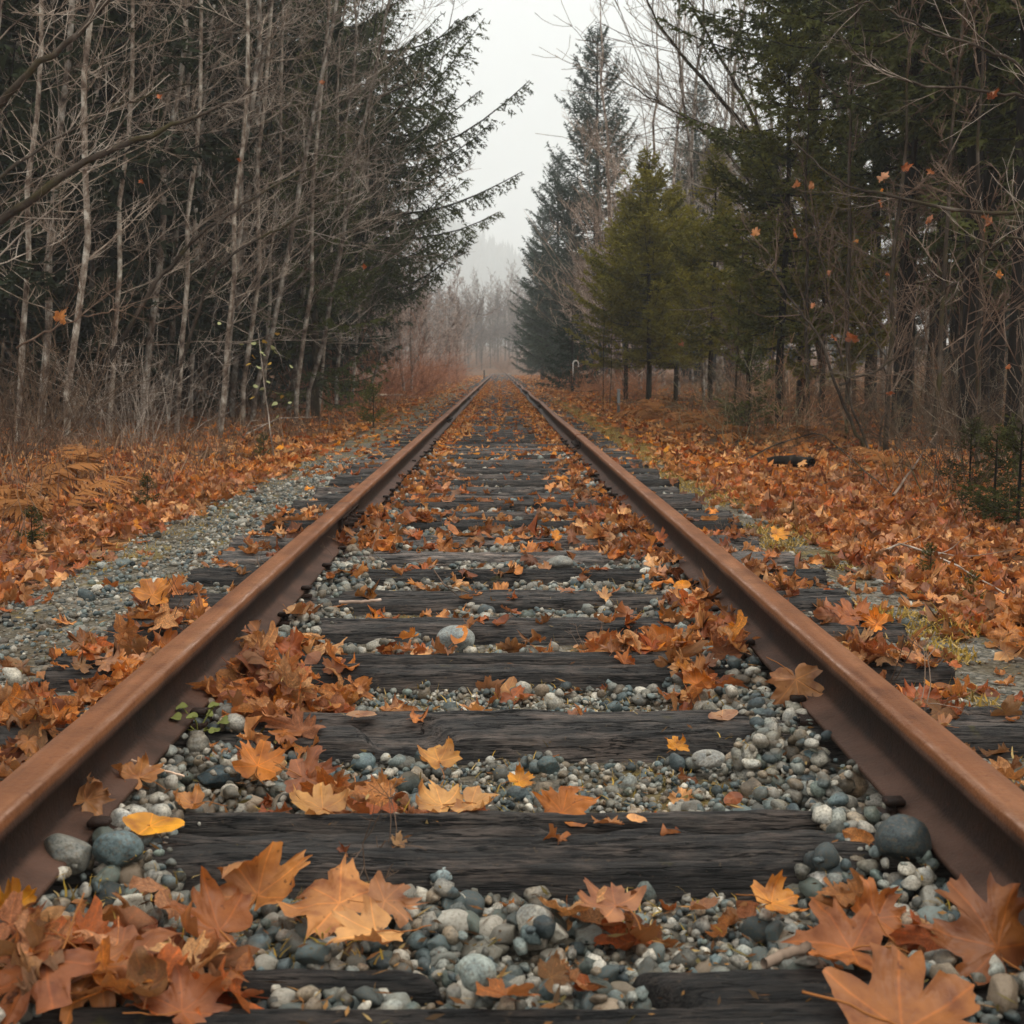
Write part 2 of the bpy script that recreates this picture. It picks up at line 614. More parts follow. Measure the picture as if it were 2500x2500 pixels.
floor_e = ob("forest_floor", grid_mesh(np.linspace(BED_L, BED_R, 8), np.append(ys[(ys < 181)][-1:], ys[ys >= 181]), ground_h, M_FLOOR, "forest_floor_end"))
tag(floor_e, "brown forest floor beyond the last visible rails", None, None, 'structure')

# ------------------------------------------------------------------ ties
HEAD_Z = 0.152
GAUGE = 1.435
RAILX = GAUGE / 2 + 0.036
tie_far_edges = [2337, 1981, 1724, 1588, 1501, 1439, 1384, 1342, 1303, 1268, 1246, 1221, 1203]
tie_y = [on_plane(1250, e).y - (0.14 if e > 2300 else 0.10) for e in tie_far_edges]
rt = random.Random(4)
while tie_y[-1] < 165:
    tie_y.append(tie_y[-1] + 0.53 + rt.uniform(-0.06, 0.06))
near_ties = 14


def tie_mesh(seed, nx, nt_, crack=None, wid=0.21, split=None):
    """one weathered tie: rounded section, long cracks cut into the top"""
    r = np.random.default_rng(seed)
    L, H = 2.44 + r.uniform(-.03, .05), 0.165
    x = np.linspace(-L / 2, L / 2, nx)
    v = np.linspace(-1, 1, nt_)
    X, Vv = np.meshgrid(x, v, indexing='ij')
    Yt = Vv * wid / 2
    Yt = Yt + (fbm(X * 3 + 10, Vv * .7 + 3, seed, 4) - 0.5) * 0.034
    Z = (fbm(X * 2.2, Yt * 16, seed + 1, 3) - 0.5) * 0.020 + (fbm(X * 4, Yt * 150, seed + 2, 3) - 0.5) * 0.013 + (fbm(X * 22, Yt * 60, seed + 3, 3) - 0.5) * 0.006
    Z += (fbm(X * 1.1, Yt * 60, seed + 9, 2) - .5) * .016
    Z -= 0.016 * np.abs(Vv) ** 7 + 0.004 * Vv ** 2
    if crack is None:
        crack = [(r.uniform(-.6, .6), r.uniform(0.006, 0.013), r.uniform(.015, .04)) for _ in range(r.integers(1, 4))]
    for (c0, cw, cdp) in crack:
        yc = c0 * wid / 2 + (fbm(X * 1.7 + 5, X * 0 + c0 * 9, seed + 7, 4) - 0.5) * 0.045
        on = np.clip((fbm(X * 1.2, X * 0 + 11, seed + 13, 2) - 0.32) * 6, 0, 1)
        Z -= on * cdp * np.exp(-((Yt - yc) / cw) ** 4)
    for (x0, x1, y0, y1, dp) in (split or []):   # stretches where the heart has rotted away
        mk = 1 / (1 + np.exp(-(X - x0 + (Yt - y0) * .5) / 0.006)) * (1 / (1 + np.exp((X - x1 + (Yt - y0) * .7) / 0.006)))
        ym = 1 / (1 + np.exp(-(Yt - y0 - (fbm(X * 8, X * 0, seed, 3) - .5) * .03) / 0.004)) * (1 / (1 + np.exp((Yt - y1) / 0.004)))
        Z -= mk * ym * dp
    top = np.stack([X, Yt, Z], -1)
    fr = top[:, :1].copy(); fr[..., 2] -= H * 0.5; fr[..., 1] -= 0.004 + 0.006 * (fbm(X[:, :1] * 7, X[:, :1] * 0, seed + 4, 3) - .5)
    fr2 = fr.copy(); fr2[..., 2] -= H * 0.45
    bk = top[:, -1:].copy(); bk[..., 2] -= H * 0.5; bk[..., 1] += 0.004
    bk2 = bk.copy(); bk2[..., 2] -= H * 0.45
    G = np.concatenate([fr2, fr, top, bk, bk2], axis=1)
    # ragged ends
    G[0, :, 0] += r.uniform(0, .02, G.shape[1]); G[-1, :, 0] -= r.uniform(0, .02, G.shape[1])
    m_ = G.shape[1]
    idx = np.arange(nx * m_).reshape(nx, m_)
    F = np.stack([idx[:-1, :-1], idx[1:, :-1], idx[1:, 1:], idx[:-1, 1:]], -1).reshape(-1, 4)
    V = G.reshape(-1, 3)
    caps = []
    for e, flip in ((0, False), (nx - 1, True)):
        ring = list(idx[e]);
        if not flip: ring = ring[::-1]
        V = np.vstack([V, V[ring].mean(axis=0)])
        c = len(V) - 1
        for a, b in zip(ring, ring[1:] + ring[:1]): caps.append((a, b, c))
    return mk_mesh("tie", V, [F, np.array(caps)], M_TIE)


def box_geo(gm, c, s, col=(1, 1, 1), rot=None, bev=0.15):
    """bevelled box"""
    c = np.array(c, dtype=float); s = np.array(s, dtype=float) / 2
    b = min(s) * bev
    pts = []
    for sx in (-1, 1):
        for sy in (-1, 1):
            for sz in (-1, 1):
                for k in range(3):
                    p = np.array([sx, sy, sz]) * s
                    for q in range(3):
                        if q != k: p[q] -= np.sign(p[q]) * b
                    pts.append(p)
    import bmesh
    bm = bmesh.new()
    vs = [bm.verts.new(p) for p in pts]
    bmesh.ops.convex_hull(bm, input=vs)
    bm.verts.ensure_lookup_table()
    V = np.array([v.co[:] for v in bm.verts]); bm.verts.index_update()
    F = np.array([[v.index for v in f.verts] for f in bm.faces if len(f.verts) == 3])
    F4 = [[v.index for v in f.verts] for f in bm.faces if len(f.verts) == 4]
    bm.free()
    if rot is not None: V = V @ np.array(rot).T
    gm.add(V + c, F if len(F) else np.array(F4), col)
    if len(F) and len(F4):
        s2 = gm.n - len(V)
        gm.F.setdefault(4, []).append(np.array(F4) + s2)


def simple_mesh(fn, name, mat):
    gm = Geo(); fn(gm); me = gm.mesh(name, mat, smooth=False)
    n = len(me.vertices)
    a = me.attributes.new('head', 'FLOAT', 'POINT'); a.data.foreach_set('value', np.full(n, 0.05, dtype=np.float32))
    return me


ME_PLATE = simple_mesh(lambda q: box_geo(q, (0, 0, 0.006), (0.19, 0.15, 0.012)), "tie_plate", M_RAIL)


def spike_geo(q):
    box_geo(q, (0, 0, 0.0), (0.016, 0.016, 0.05))
    box_geo(q, (0.004, 0, 0.028), (0.036, 0.028, 0.013), bev=0.5)


ME_SPIKE = simple_mesh(spike_geo, "spike", M_RAIL)

tie_far_meshes = [tie_mesh(200 + i, 36, 9, wid=0.135) for i in range(5)]
tie_mid_meshes = [tie_mesh(300 + i, 90, 17, wid=0.155) for i in range(6)]
near_lab = ["nearest charred tie at the bottom edge, split open with pebbles in the gap",
            "thick dark tie with one long crack, second up from the bottom edge",
            "grey brown tie with a broken notch in its middle, third from the bottom",
            "dark split tie just in front of the big round grey boulder",
            "dark tie just behind the big round grey boulder",
            "dark tie behind the pale fallen twig, sixth from the bottom",
            "black tie just in front of the two pale grey ties",
            "pale silvery tie, the nearer of the two pale ones",
            "pale brown tie half buried by leaves, the farther of the two pale ones",
            "jet black thick tie beside the near rail joint",
            "thin dark tie next beyond the jet black one",
            "dark tie with yellow moss along its far side",
            "narrow dark tie second beyond the jet black one",
            "grey cracked tie third beyond the jet black one"]
near_tint = [0.50, 0.95, 1.3, 0.95, 1.15, 1.1, 0.6, 2.5, 2.1, 0.30, 1.2, 0.9, 1.3, 1.9]
TIES = []
for i, y in enumerate(tie_y):
    if i < near_ties:
        crack = None; split = None; wid = 0.20 if i < 4 else 0.17 + .02 * ((i * 7) % 3) / 2
        if i == 0: crack = [(0.2, .007, .05), (-0.6, .005, .02)]; split = [(-0.9, -0.06, 0.028, 0.086, 0.10), (-0.07, 0.21, 0.028, 0.2, 0.10)]; wid = 0.28
        if i == 1: crack = [(0.26, .018, .10), (-.45, .006, .03)]; split = [(0.05, .62, 0.008, 0.058, 0.07)]; wid = 0.235
        if i == 2: crack = [(-0.1, .012, .06), (.4, .008, .03)]; split = [(-.30, -.12, -.12, -.01, 0.03)]
        me = tie_mesh(100 + i, 260 if i < 5 else 160, 64 if i < 5 else 30, crack, wid, split)
    elif i < 34: me = tie_mid_meshes[i % 6]
    else: me = tie_far_meshes[i % 5]
    root = empty("railway_tie", (TC + rt.uniform(-.03, .03), y, rt.uniform(-.006, .006)), (0, 0, R(rt.uniform(-.7, .7))))
    tint = near_tint[i] if i < len(near_tint) else rt.choice([0.6, 0.8, 1.0, 1.3, 2.0])
    if i == 1: root.rotation_euler[2] = 0
    if i >= near_ties and rt.random() < .5: root.rotation_euler[2] += math.pi
    ob("timber", me, root, color=(tint * 1.04, tint, tint * 0.96))
    if i < near_ties: tag(root, near_lab[i], "tie", "weathered wooden ties under the rails")
    elif y < 22: tag(root, "weathered wooden tie in the middle stretch of track among scattered leaves", "tie", "mid distance wooden ties")
    else: tag(root, "small grey tie in the far stretch of track running into the mist", "tie", "far wooden ties")
    TIES.append(root)
    if y < 14:
        for sx in (-1, 1):
            p = ob("tie_plate", ME_PLATE, root, loc=(sx * RAILX - (root.location.x - TC), 0, 0.001))
            for qx, qy in ((-.078, .045), (.078, -.045)):
                ob("spike", ME_SPIKE, p, loc=(qx, qy, 0.004), rot=(0, 0, 0 if qx < 0 else math.pi))

# ------------------------------------------------------------------ rails
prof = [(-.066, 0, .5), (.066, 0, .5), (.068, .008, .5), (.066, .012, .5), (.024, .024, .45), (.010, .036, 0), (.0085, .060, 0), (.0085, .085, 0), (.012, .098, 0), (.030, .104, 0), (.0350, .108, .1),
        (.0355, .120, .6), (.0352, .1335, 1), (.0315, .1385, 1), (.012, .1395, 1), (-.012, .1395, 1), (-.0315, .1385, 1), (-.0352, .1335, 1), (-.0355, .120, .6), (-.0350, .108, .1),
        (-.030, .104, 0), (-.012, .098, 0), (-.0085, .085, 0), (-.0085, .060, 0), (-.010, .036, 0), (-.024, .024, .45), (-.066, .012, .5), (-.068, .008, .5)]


def wobx(y, side):
    a = max(0.0, y - 12)
    return min(a * 0.0006, .020) * math.sin(y * 0.55 + side) + min(a * 0.0004, .012) * math.sin(y * 1.3 + 2 * side)


def wobz(y, side):
    a = max(0.0, y - 10)
    return min(a * 0.0005, .012) * math.sin(y * 0.53 + 1.3 * side + 1)


def rail_mesh(y0, y1, side, step):
    yy = np.arange(y0 + 0.003, y1 - 0.003, step); yy = np.append(yy, y1 - 0.003)
    n = len(prof)
    V, hd, ed = [], [], []
    for y in yy:
        wx, wz = wobx(y, side), wobz(y, side)
        for (px, pz, h) in prof:
            gx = px
            V.append((gx + wx, y - y0, pz + wz)); hd.append(h)
            # worn corner on the gauge side; its pale colour also holds a painted highlight
            e = 1.0 if (-side * px > 0.030 and pz > 0.136) else 0.0
            ed.append(e)
    idx = np.arange(len(yy) * n).reshape(len(yy), n)
    a = idx[:-1]; b = np.roll(a, -1, axis=1); c = idx[1:]; d = np.roll(c, -1, axis=1)
    F = np.stack([a, b, d, c], -1).reshape(-1, 4)
    caps = [list(idx[0][::-1]), list(idx[-1])]
    V = np.array(V)
    tri = []
    # end caps as fans
    for ring in caps:
        V = np.vstack([V, V[ring].mean(axis=0)]); hd.append(0.2); ed.append(0)
        cc = len(V) - 1
        for p, q in zip(ring, ring[1:] + ring[:1]): tri.append((p, q, cc))
    return mk_mesh("rail_steel", V, [F, np.array(tri)], M_RAIL, smooth=True, attrs={'head': hd, 'edge': ed})


def jbar_geo(q, side=1):
    pts = [(0.012, .030), (.040, .020), (.046, .026), (.022, .046), (.020, .082), (.036, .096), (.030, .102), (.012, .096)]
    n = len(pts)
    V = [(x, y, z) for y in (-.30, .30) for (x, z) in pts]
    F = [(i, (i + 1) % n, n + (i + 1) % n, n + i) for i in range(n)]
    q.add(V, F)
    tri = [(0, i + 1, i) for i in range(1, n - 1)] + [(n, n + i, n + i + 1) for i in range(1, n - 1)]
    q.add(V, tri)


ME_JBAR = simple_mesh(jbar_geo, "joint_bar", M_RAIL)


def bolt_geo(q):
    for (x0, x1, r_, s) in ((0.0, .024, .022, 4), (.024, .05, .011, 8)):
        a = np.arange(s) / s * 2 * np.pi + .4
        V = [(x, r_ * math.cos(t), r_ * math.sin(t)) for x in (x0, x1) for t in a]
        F = [(i, (i + 1) % s, s + (i + 1) % s, s + i) for i in range(s)]
        q.add(V, F)
        q.add(V, [(s, s + i, s + i + 1) for i in range(1, s - 1)])


ME_BOLT = simple_mesh(bolt_geo, "bolt", M_RAIL)
jl = on_plane(842, 1226, HEAD_Z).y
RL = 11.89
nlab = 0
for side, j0, sname in ((-1, jl, 'left'), (1, jl + RL / 2 + .1, 'right')):
    starts = [j0 - RL * (1 if side < 0 else 1)] + [j0 + RL * k for k in range(0, 13)]
    if side > 0: starts = [j0 - RL] + [j0 + RL * k for k in range(0, 13)]
    for k, y0 in enumerate(starts):
        y1 = y0 + RL
        if y0 > 160: break
        root = empty("rail", (TC + side * RAILX, y0, 0.0125))
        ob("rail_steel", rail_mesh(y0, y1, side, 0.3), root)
        place = {0: "nearest length, running out of the bottom of the frame", 1: "second length, beyond the first bolted joint", 2: "third length beyond the second joint"}.get(k)
        if place: tag(root, "rusty brown %s rail, %s" % (sname, place), "rail", "rusty rail lengths")
        else: tag(root, "thin far length of the %s rail fading towards the mist" % sname, "rail", "far lengths of the %s rail" % sname)
        if k >= 1 and y0 < 60:
            for s2 in (-1, 1):
                jb = ob("joint_bar", ME_JBAR, root, loc=(wobx(y0, side), 0, wobz(y0, side)), scale=(s2, 1, 1))
                for by in (-.22, -.075, .075, .22):
                    ob("bolt", ME_BOLT, jb, loc=(.022, by, .063))

# ------------------------------------------------------------------ height map used to drop stones and leaves
HX0, HX1, HY0, HY1, HS = -3.2, 3.2, 1.1, 12.0, 0.008
def tie0_gap(x, y):
    """the rotted out strip of the nearest tie, filled with pebbles"""
    t = y - TIES[0].location.y
    return (t > .028) & (((x > -.9) & (x < -.06) & (t < .086)) | ((x > -.07) & (x < .21)))


hx = np.arange(HX0, HX1, HS); hy = np.arange(HY0, HY1, HS)
HXX, HYY = np.meshgrid(hx, hy)
HM = ground_h(HXX, HYY)
for i, t in enumerate(TIES):
    y = t.location.y
    if y < HY1 + .2:
        m_ = (np.abs(HYY - y) < (0.14 if i == 0 else 0.10 if i < 4 else .088)) & (np.abs(HXX - TC) < 1.22)
        if i == 0: m_ &= ~tie0_gap(HXX, HYY)
        HM[m_] = np.maximum(HM[m_], -0.004)
RAILMASK = np.zeros_like(HM, dtype=bool)
for s in (-1, 1):
    d = np.abs(HXX - TC - s * RAILX)
    HM[d < 0.067] = np.maximum(HM[d < 0.067], 0.025)
    HM[d < 0.036] = HEAD_Z
    RAILMASK |= d < 0.048


def hcell(x, y):
    return int((y - HY0) / HS), int((x - HX0) / HS)


def ico(sub):
    import bmesh
    bm = bmesh.new()
    bmesh.ops.create_icosphere(bm, subdivisions=sub, radius=1.0)
    V = np.array([v.co[:] for v in bm.verts]); bm.verts.index_update()
    F = np.array([[v.index for v in f.verts] for f in bm.faces])
    bm.free()
    return V, F


ICO = {s: ico(s) for s in (1, 2, 3, 4)}


def stone_shape(sub, seed, angular=0.3):
    r = np.random.default_rng(seed)
    V, F = ICO[sub]
    V = V.copy()
    for _ in range(int(5 + 9 * angular)):             # chop flat facets
        n_ = unit(r.normal(size=3)); d0 = r.uniform(.62, .92)
        dd = V @ n_
        k = dd > d0
        V[k] -= np.outer((dd[k] - d0) * (0.55 + .45 * angular), n_)
    f = 1 + 0.10 * (fbm(V[:, 0] * 1.3 + seed, V[:, 1] * 1.3 + V[:, 2], seed, 2) - .5)
    return V * f[:, None], F


STONE_COLS = np.array([[.16, .19, .19], [.11, .145, .155], [.25, .26, .245], [.36, .34, .31], [.50, .47, .42], [.19, .18, .155], [.31, .25, .19], [.065, .085, .095], [.15, .18, .165], [.26, .20, .15], [.40, .37, .33], [.085, .11, .12]])
STONE_COLS = STONE_COLS * np.array([1.00, .98, .955])
STONE_P = np.array([.11, .08, .13, .14, .09, .1, .09, .07, .05, .07, .08, .04]); STONE_P /= STONE_P.sum()


def rot_matrix(r, tilt):
    e = Euler((r.normal(0, tilt), r.normal(0, tilt), r.uniform(0, 6.283)))
    return np.array(e.to_matrix())


def drop_ellipsoid(x, y, a, b, c, sink):
    """returns centre z and raises the height map"""
    rr = max(a, b)
    i, j = hcell(x, y)
    k = max(1, int(rr / HS))
    i0, i1, j0, j1 = i - k, i + k + 1, j - k, j + k + 1
    if i0 < 0 or j0 < 0 or i1 > HM.shape[0] or j1 > HM.shape[1]: return None
    P = HM[i0:i1, j0:j1]
    xx = (HXX[i0:i1, j0:j1] - x) / rr; yy = (HYY[i0:i1, j0:j1] - y) / rr
    d = xx * xx + yy * yy
    ins = d < 1
    if not ins.any(): return None
    base = np.mean(P[ins]) * .6 + .4 * P[ins].min() if k > 2 else P[ins].mean()
    if np.any(RAILMASK[i0:i1, j0:j1][ins]) and rr < .05: return None
    if P[ins].mean() > (-.014 if abs(x) < .5 else .012) and sr.random() > .02 and abs(x) < 1.25: return None
    z = base + c * sink
    if abs(x) < 1.25 and z + c > (.008 if abs(x) < .5 else .040) and k > 1 and c < .035: return None
    top = z + c * np.sqrt(np.clip(1 - d, 0, 1)) * .95
    P[ins] = np.maximum(P[ins], top[ins])
    return z


def in_tie(x, y, mrg=0.0):
    if y > 20 or abs(x) > 1.4: return False
    if abs(y - TIES[0].location.y) < .14 and bool(tie0_gap(x, y)): return False
    if abs(y - TIES[0].location.y) < .14 + mrg: return True
    for t in TIES[:36]:
        if abs(y - t.location.y) < 0.105 + mrg and abs(x - TC) < 1.22 + mrg: return True
    return False


sr = np.random.default_rng(21)
stones = []      # x,y,z,a,b,c,rot,col,variant
CAMV = np.array([0, 0, CAM_Z])


def big_stone(px, py, wpx, colr, seed, angular, flat=.7, label=None, asp=.8, zrot=0, name="boulder", cat="stone"):
    p = on_plane(px, py, -0.02)
    size = wpx / FPX * p.length / 2
    return p, size


# hero stones: pixel (2500), width px, colour, angular, flatness
hero_stones = [
    (1110, 1566, 98, (.21, .225, .215), .15, .72, "large smooth grey boulder resting between two ties in mid track", 5),
    (1366, 1373, 62, (.20, .195, .175), .2, .5, "smooth grey brown rock beyond the boulder, against the pale tie", 6),
    (532, 1898, 104, (.055, .078, .088), .95, .5, "angular blue grey stone tilted up among leaves near the left rail", 7),
    (2078, 1918, 72, (.26, .18, .115), .3, .85, "rounded tan brown stone against the foot of the right rail", 8),
    (2205, 2052, 116, (.038, .048, .050), .35, .85, "big dark charcoal boulder against the foot of the right rail", 9),
    (288, 2075, 98, (.10, .135, .14), .5, .8, "blue grey stone below the curled tan leaf by the left rail", 10),
    (1305, 2250, 88, (.31, .29, .25), .25, .9, "pale speckled oval stone in the foreground pebbles", 11),
    (1165, 2375, 92, (.24, .27, .25), .4, .85, "pale grey stone just behind the nearest split tie", 12),
    (250, 2122, 80, (.23, .205, .18), .3, .75, "speckled brown grey stone in the lower left pebble heap", 13),
    (375, 2140, 88, (.31, .29, .25), .35, .7, "pale grey stone left of the upright maple leaf in the foreground", 14),
    (300, 2005, 62, (.40, .38, .34), .3, .9, "pale whitish stone above the blue grey one by the left rail", 15),
    (400, 1925, 70, (.30, .28, .25), .25, .6, "flat pale stone touching the left rail foot", 16),
    (1340, 1870, 62, (.055, .08, .082), .9, .7, "dark green grey angular rock right of the yellow star leaf", 17),
    (1730, 1853, 78, (.29, .275, .245), .15, .5, "flat oval pale pebble in front of the notched tie", 18),
    (1875, 1825, 72, (.27, .24, .215), .2, .7, "rounded pinkish grey stone just ahead of the notched tie", 19),
    (1990, 1852, 68, (.085, .125, .135), .3, .6, "blue oval stone close to the right rail foot", 20),
    (2010, 2158, 82, (.46, .43, .39), .4, .7, "whitish speckled stone in the lower right foreground", 21),
    (2068, 2228, 56, (.42, .39, .34), .2, .95, "pale egg shaped pebble beside the lower right maple leaf", 22),
    (2190, 2165, 66, (.19, .17, .145), .4, .9, "grey brown stone under the dark boulder by the right rail", 23),
    (2245, 2300, 80, (.22, .21, .18), .5, .5, "mottled stone in the lower right shadow near the rail", 24),
    (455, 1795, 52, (.085, .115, .125), .6, .7, "blue grey stone beside the green sprout at left rail", 25),
    (1190, 1495, 48, (.07, .085, .088), .9, .8, "small dark angular rock standing on the tie behind the boulder", 26),
    (640, 1525, 60, (.34, .325, .30), .2, .6, "flat pale stone under the left rail, near side", 27),
    (770, 1432, 48, (.25, .27, .255), .1, .5, "smooth flat grey pebble at the left rail foot", 28),
    (160, 2085, 110, (.17, .165, .145), .4, .7, "dim grey stone in the shade of the left rail", 29),
    (2150, 1960, 66, (.30, .275, .24), .5, .6, "broken pale grey stone behind the dark boulder", 30),
    (1085, 2140, 58, (.26, .31, .31), .4, .9, "pale blue stone behind the foreground pebbles right of the leaves", 31),
    (1175, 2118, 48, (.45, .36, .27), .3, .9, "cream pebble below the thick cracked tie, near the middle", 32),
]
HERO_OBJ = []
for (px, py, wpx, c, ang, flat, lab, sd_) in hero_stones:
    p = on_plane(px, py, 0)
    for _ in range(3):
        rr = wpx / FPX * (p - Vector((0, 0, CAM_Z))).length / 2
        c_ = rr * flat
        zb_ = 0.0 if (abs(p.x) < 1.2 and any(abs(p.y - t_.location.y) < .10 for t_ in TIES[:20])) else -0.05
        p = on_plane(px, py, zb_ + c_ * .85)
    V, F = stone_shape(4, sd_, ang)
    z = zb_ + c_ * .85
    m_ = (HXX - p.x) ** 2 + (HYY - p.y) ** 2 < (rr * .95) ** 2
    HM[m_] = np.maximum(HM[m_], .012)
    me = mk_mesh("rock", V * np.array([rr * 1.08, rr * .85, c_ * 1.1]), F, M_STONE, col=np.tile(1.0, (len(V), 3)))
    o = ob("stone", me, None, loc=(p.x, p.y, z), rot=(random.uniform(-.12, .12), random.uniform(-.2, .2), random.uniform(-.5, .5)), color=c)
    tag(o, lab, "stone")

VAR = {1: [stone_shape(1, 40 + i, .6) for i in range(8)], 2: [stone_shape(2, 60 + i, .5 + .12 * i) for i in range(12)], 3: [stone_shape(3, 80 + i, .4 + .13 * i) for i in range(12)]}


def scatter_stones(n, x0, x1, y0, y1, rmin, rmax, sub, sink=(.25, .6), dens=None, power=2.2, bright=1.0):
    cnt = 0
    for _ in range(n):
        x = sr.uniform(x0, x1); y = sr.uniform(y0, y1)
        if dens is not None and sr.random() > dens(x, y): continue
        r_ = rmin + (rmax - rmin) * sr.random() ** power
        if in_tie(x, y, r_ * .35):
            if .56 < abs(x) < .70 and sr.random() < .6: pass
            elif sr.random() > .012: continue
            else: r_ *= .5
        flat = sr.uniform(.5, .9); asp = sr.uniform(.62, .95)
        z = drop_ellipsoid(x, y, r_, r_ * asp, r_ * flat, sr.uniform(*sink))
        if z is None: continue
        c = STONE_COLS[sr.choice(len(STONE_COLS), p=STONE_P)] * (sr.choice([.35, .55, .72, .88, 1.1], p=[.17, .22, .25, .23, .13]) * bright) * np.array([1.0, 1.0, .97])
        stones.append((x, y, z, r_, r_ * asp, r_ * flat, rot_matrix(sr, .35), c, sub))
        cnt += 1
    return cnt


def dens_mid(x, y):
    if abs(x) > .5: return 1.0
    # soil and moss show through in the middle of some bays
    v = fbm(np.array(x * 2.3 + 3), np.array(y * 2.6), 77, 3)
    return float(np.clip(.30 + (v - .42) * 6, .10, 1))


# between the rails
scatter_stones(9000, -0.70, 0.70, 1.45, 3.4, .006, .013, 2, power=1.2)
scatter_stones(500, -0.80, 0.24, 1.50, 1.66, .012, .022, 2, power=1.5)
scatter_stones(6000, -0.70, 0.70, 1.45, 3.4, .009, .031, 2, dens=dens_mid, power=1.8)
scatter_stones(7500, -0.70, 0.70, 3.4, 7.0, .012, .034, 1, dens=dens_mid, power=1.7)
scatter_stones(1100, -0.70, -0.50, 1.45, 7.0, .010, .034, 2, power=2.2)
scatter_stones(1100, 0.50, 0.70, 1.45, 7.0, .010, .034, 2, power=2.2)
scatter_stones(2600, -0.70, 0.70, 7.0, 12.0, .016, .040, 1, dens=dens_mid)
# shoulders
scatter_stones(12000, -1.9, -0.80, 2.6, 12, .007, .022, 1, sink=(.1, .5), dens=lambda x, y: .9 if x > -1.6 else .45, power=3, bright=1.0)
scatter_stones(5000, 0.80, 1.55, 2.4, 12, .008, .026, 1, sink=(.1, .5), dens=lambda x, y: .8 if x < 1.22 else .12, power=2.6)
scatter_stones(90, -1.8, -0.85, 3.2, 10, .025, .045, 2, sink=(.3, .6))
print("stones", len(stones))

scr = np.array([s[3] / math.hypot(s[1], CAM_Z) * (1 if abs(s[0]) < s[1] * .42 else 0) for s in stones])
order = np.argsort(-scr)
part_ids = set(order[:300].tolist())
var_me = [mk_mesh("pebble", V, F, M_STONE, col=np.ones((len(V), 3))) for V, F in VAR[3]]
gm = Geo()
for k, s in enumerate(stones):
    x, y, z, a, b, c, rm, colr, sub = s
    if k in part_ids:
        o = ob("stone", var_me[k % 12], ballast)
        mt = Matrix([[rm[i][j] for j in range(3)] for i in range(3)]).to_4x4()
        o.matrix_local = Matrix.Translation((x, y, z)) @ mt @ Matrix.Diagonal((a, b, c, 1))
        o.color = (*colr, 1)
    else:
        V, F = VAR[sub][k % len(VAR[sub])]
        gm.add((V * (a, b, c)) @ rm.T + (x, y, z), F, colr)
o = ob("pebbles", gm.mesh("pebbles", M_STONE), ballast)
o['kind'] = 'stuff'

# ------------------------------------------------------------------ leaves
half = [(90, 1.0), (85, .86), (78, .92), (72, .74), (66, .56), (60, .68), (55, .92), (48, .84), (41, 1.0), (35, .84), (28, .90), (20, .68), (12, .56), (3, .66), (-6, .84), (-14, .76), (-23, .78), (-34, .62), (-48, .56), (-64, .46), (-80, .26)]
full = half + [(-90, .05)] + [(180 - a, r_) for a, r_ in reversed(half[1:])]
half_far = [(90, 1.0), (78, .75), (66, .46), (52, .8), (41, .98), (22, .62), (10, .46), (-12, .76), (-40, .5), (-80, .22)]
full_far = half_far + [(180 - a, r_) for a, r_ in reversed(half_far[1:])]
oval = [(90 - i * 18, None) for i in range(20)]


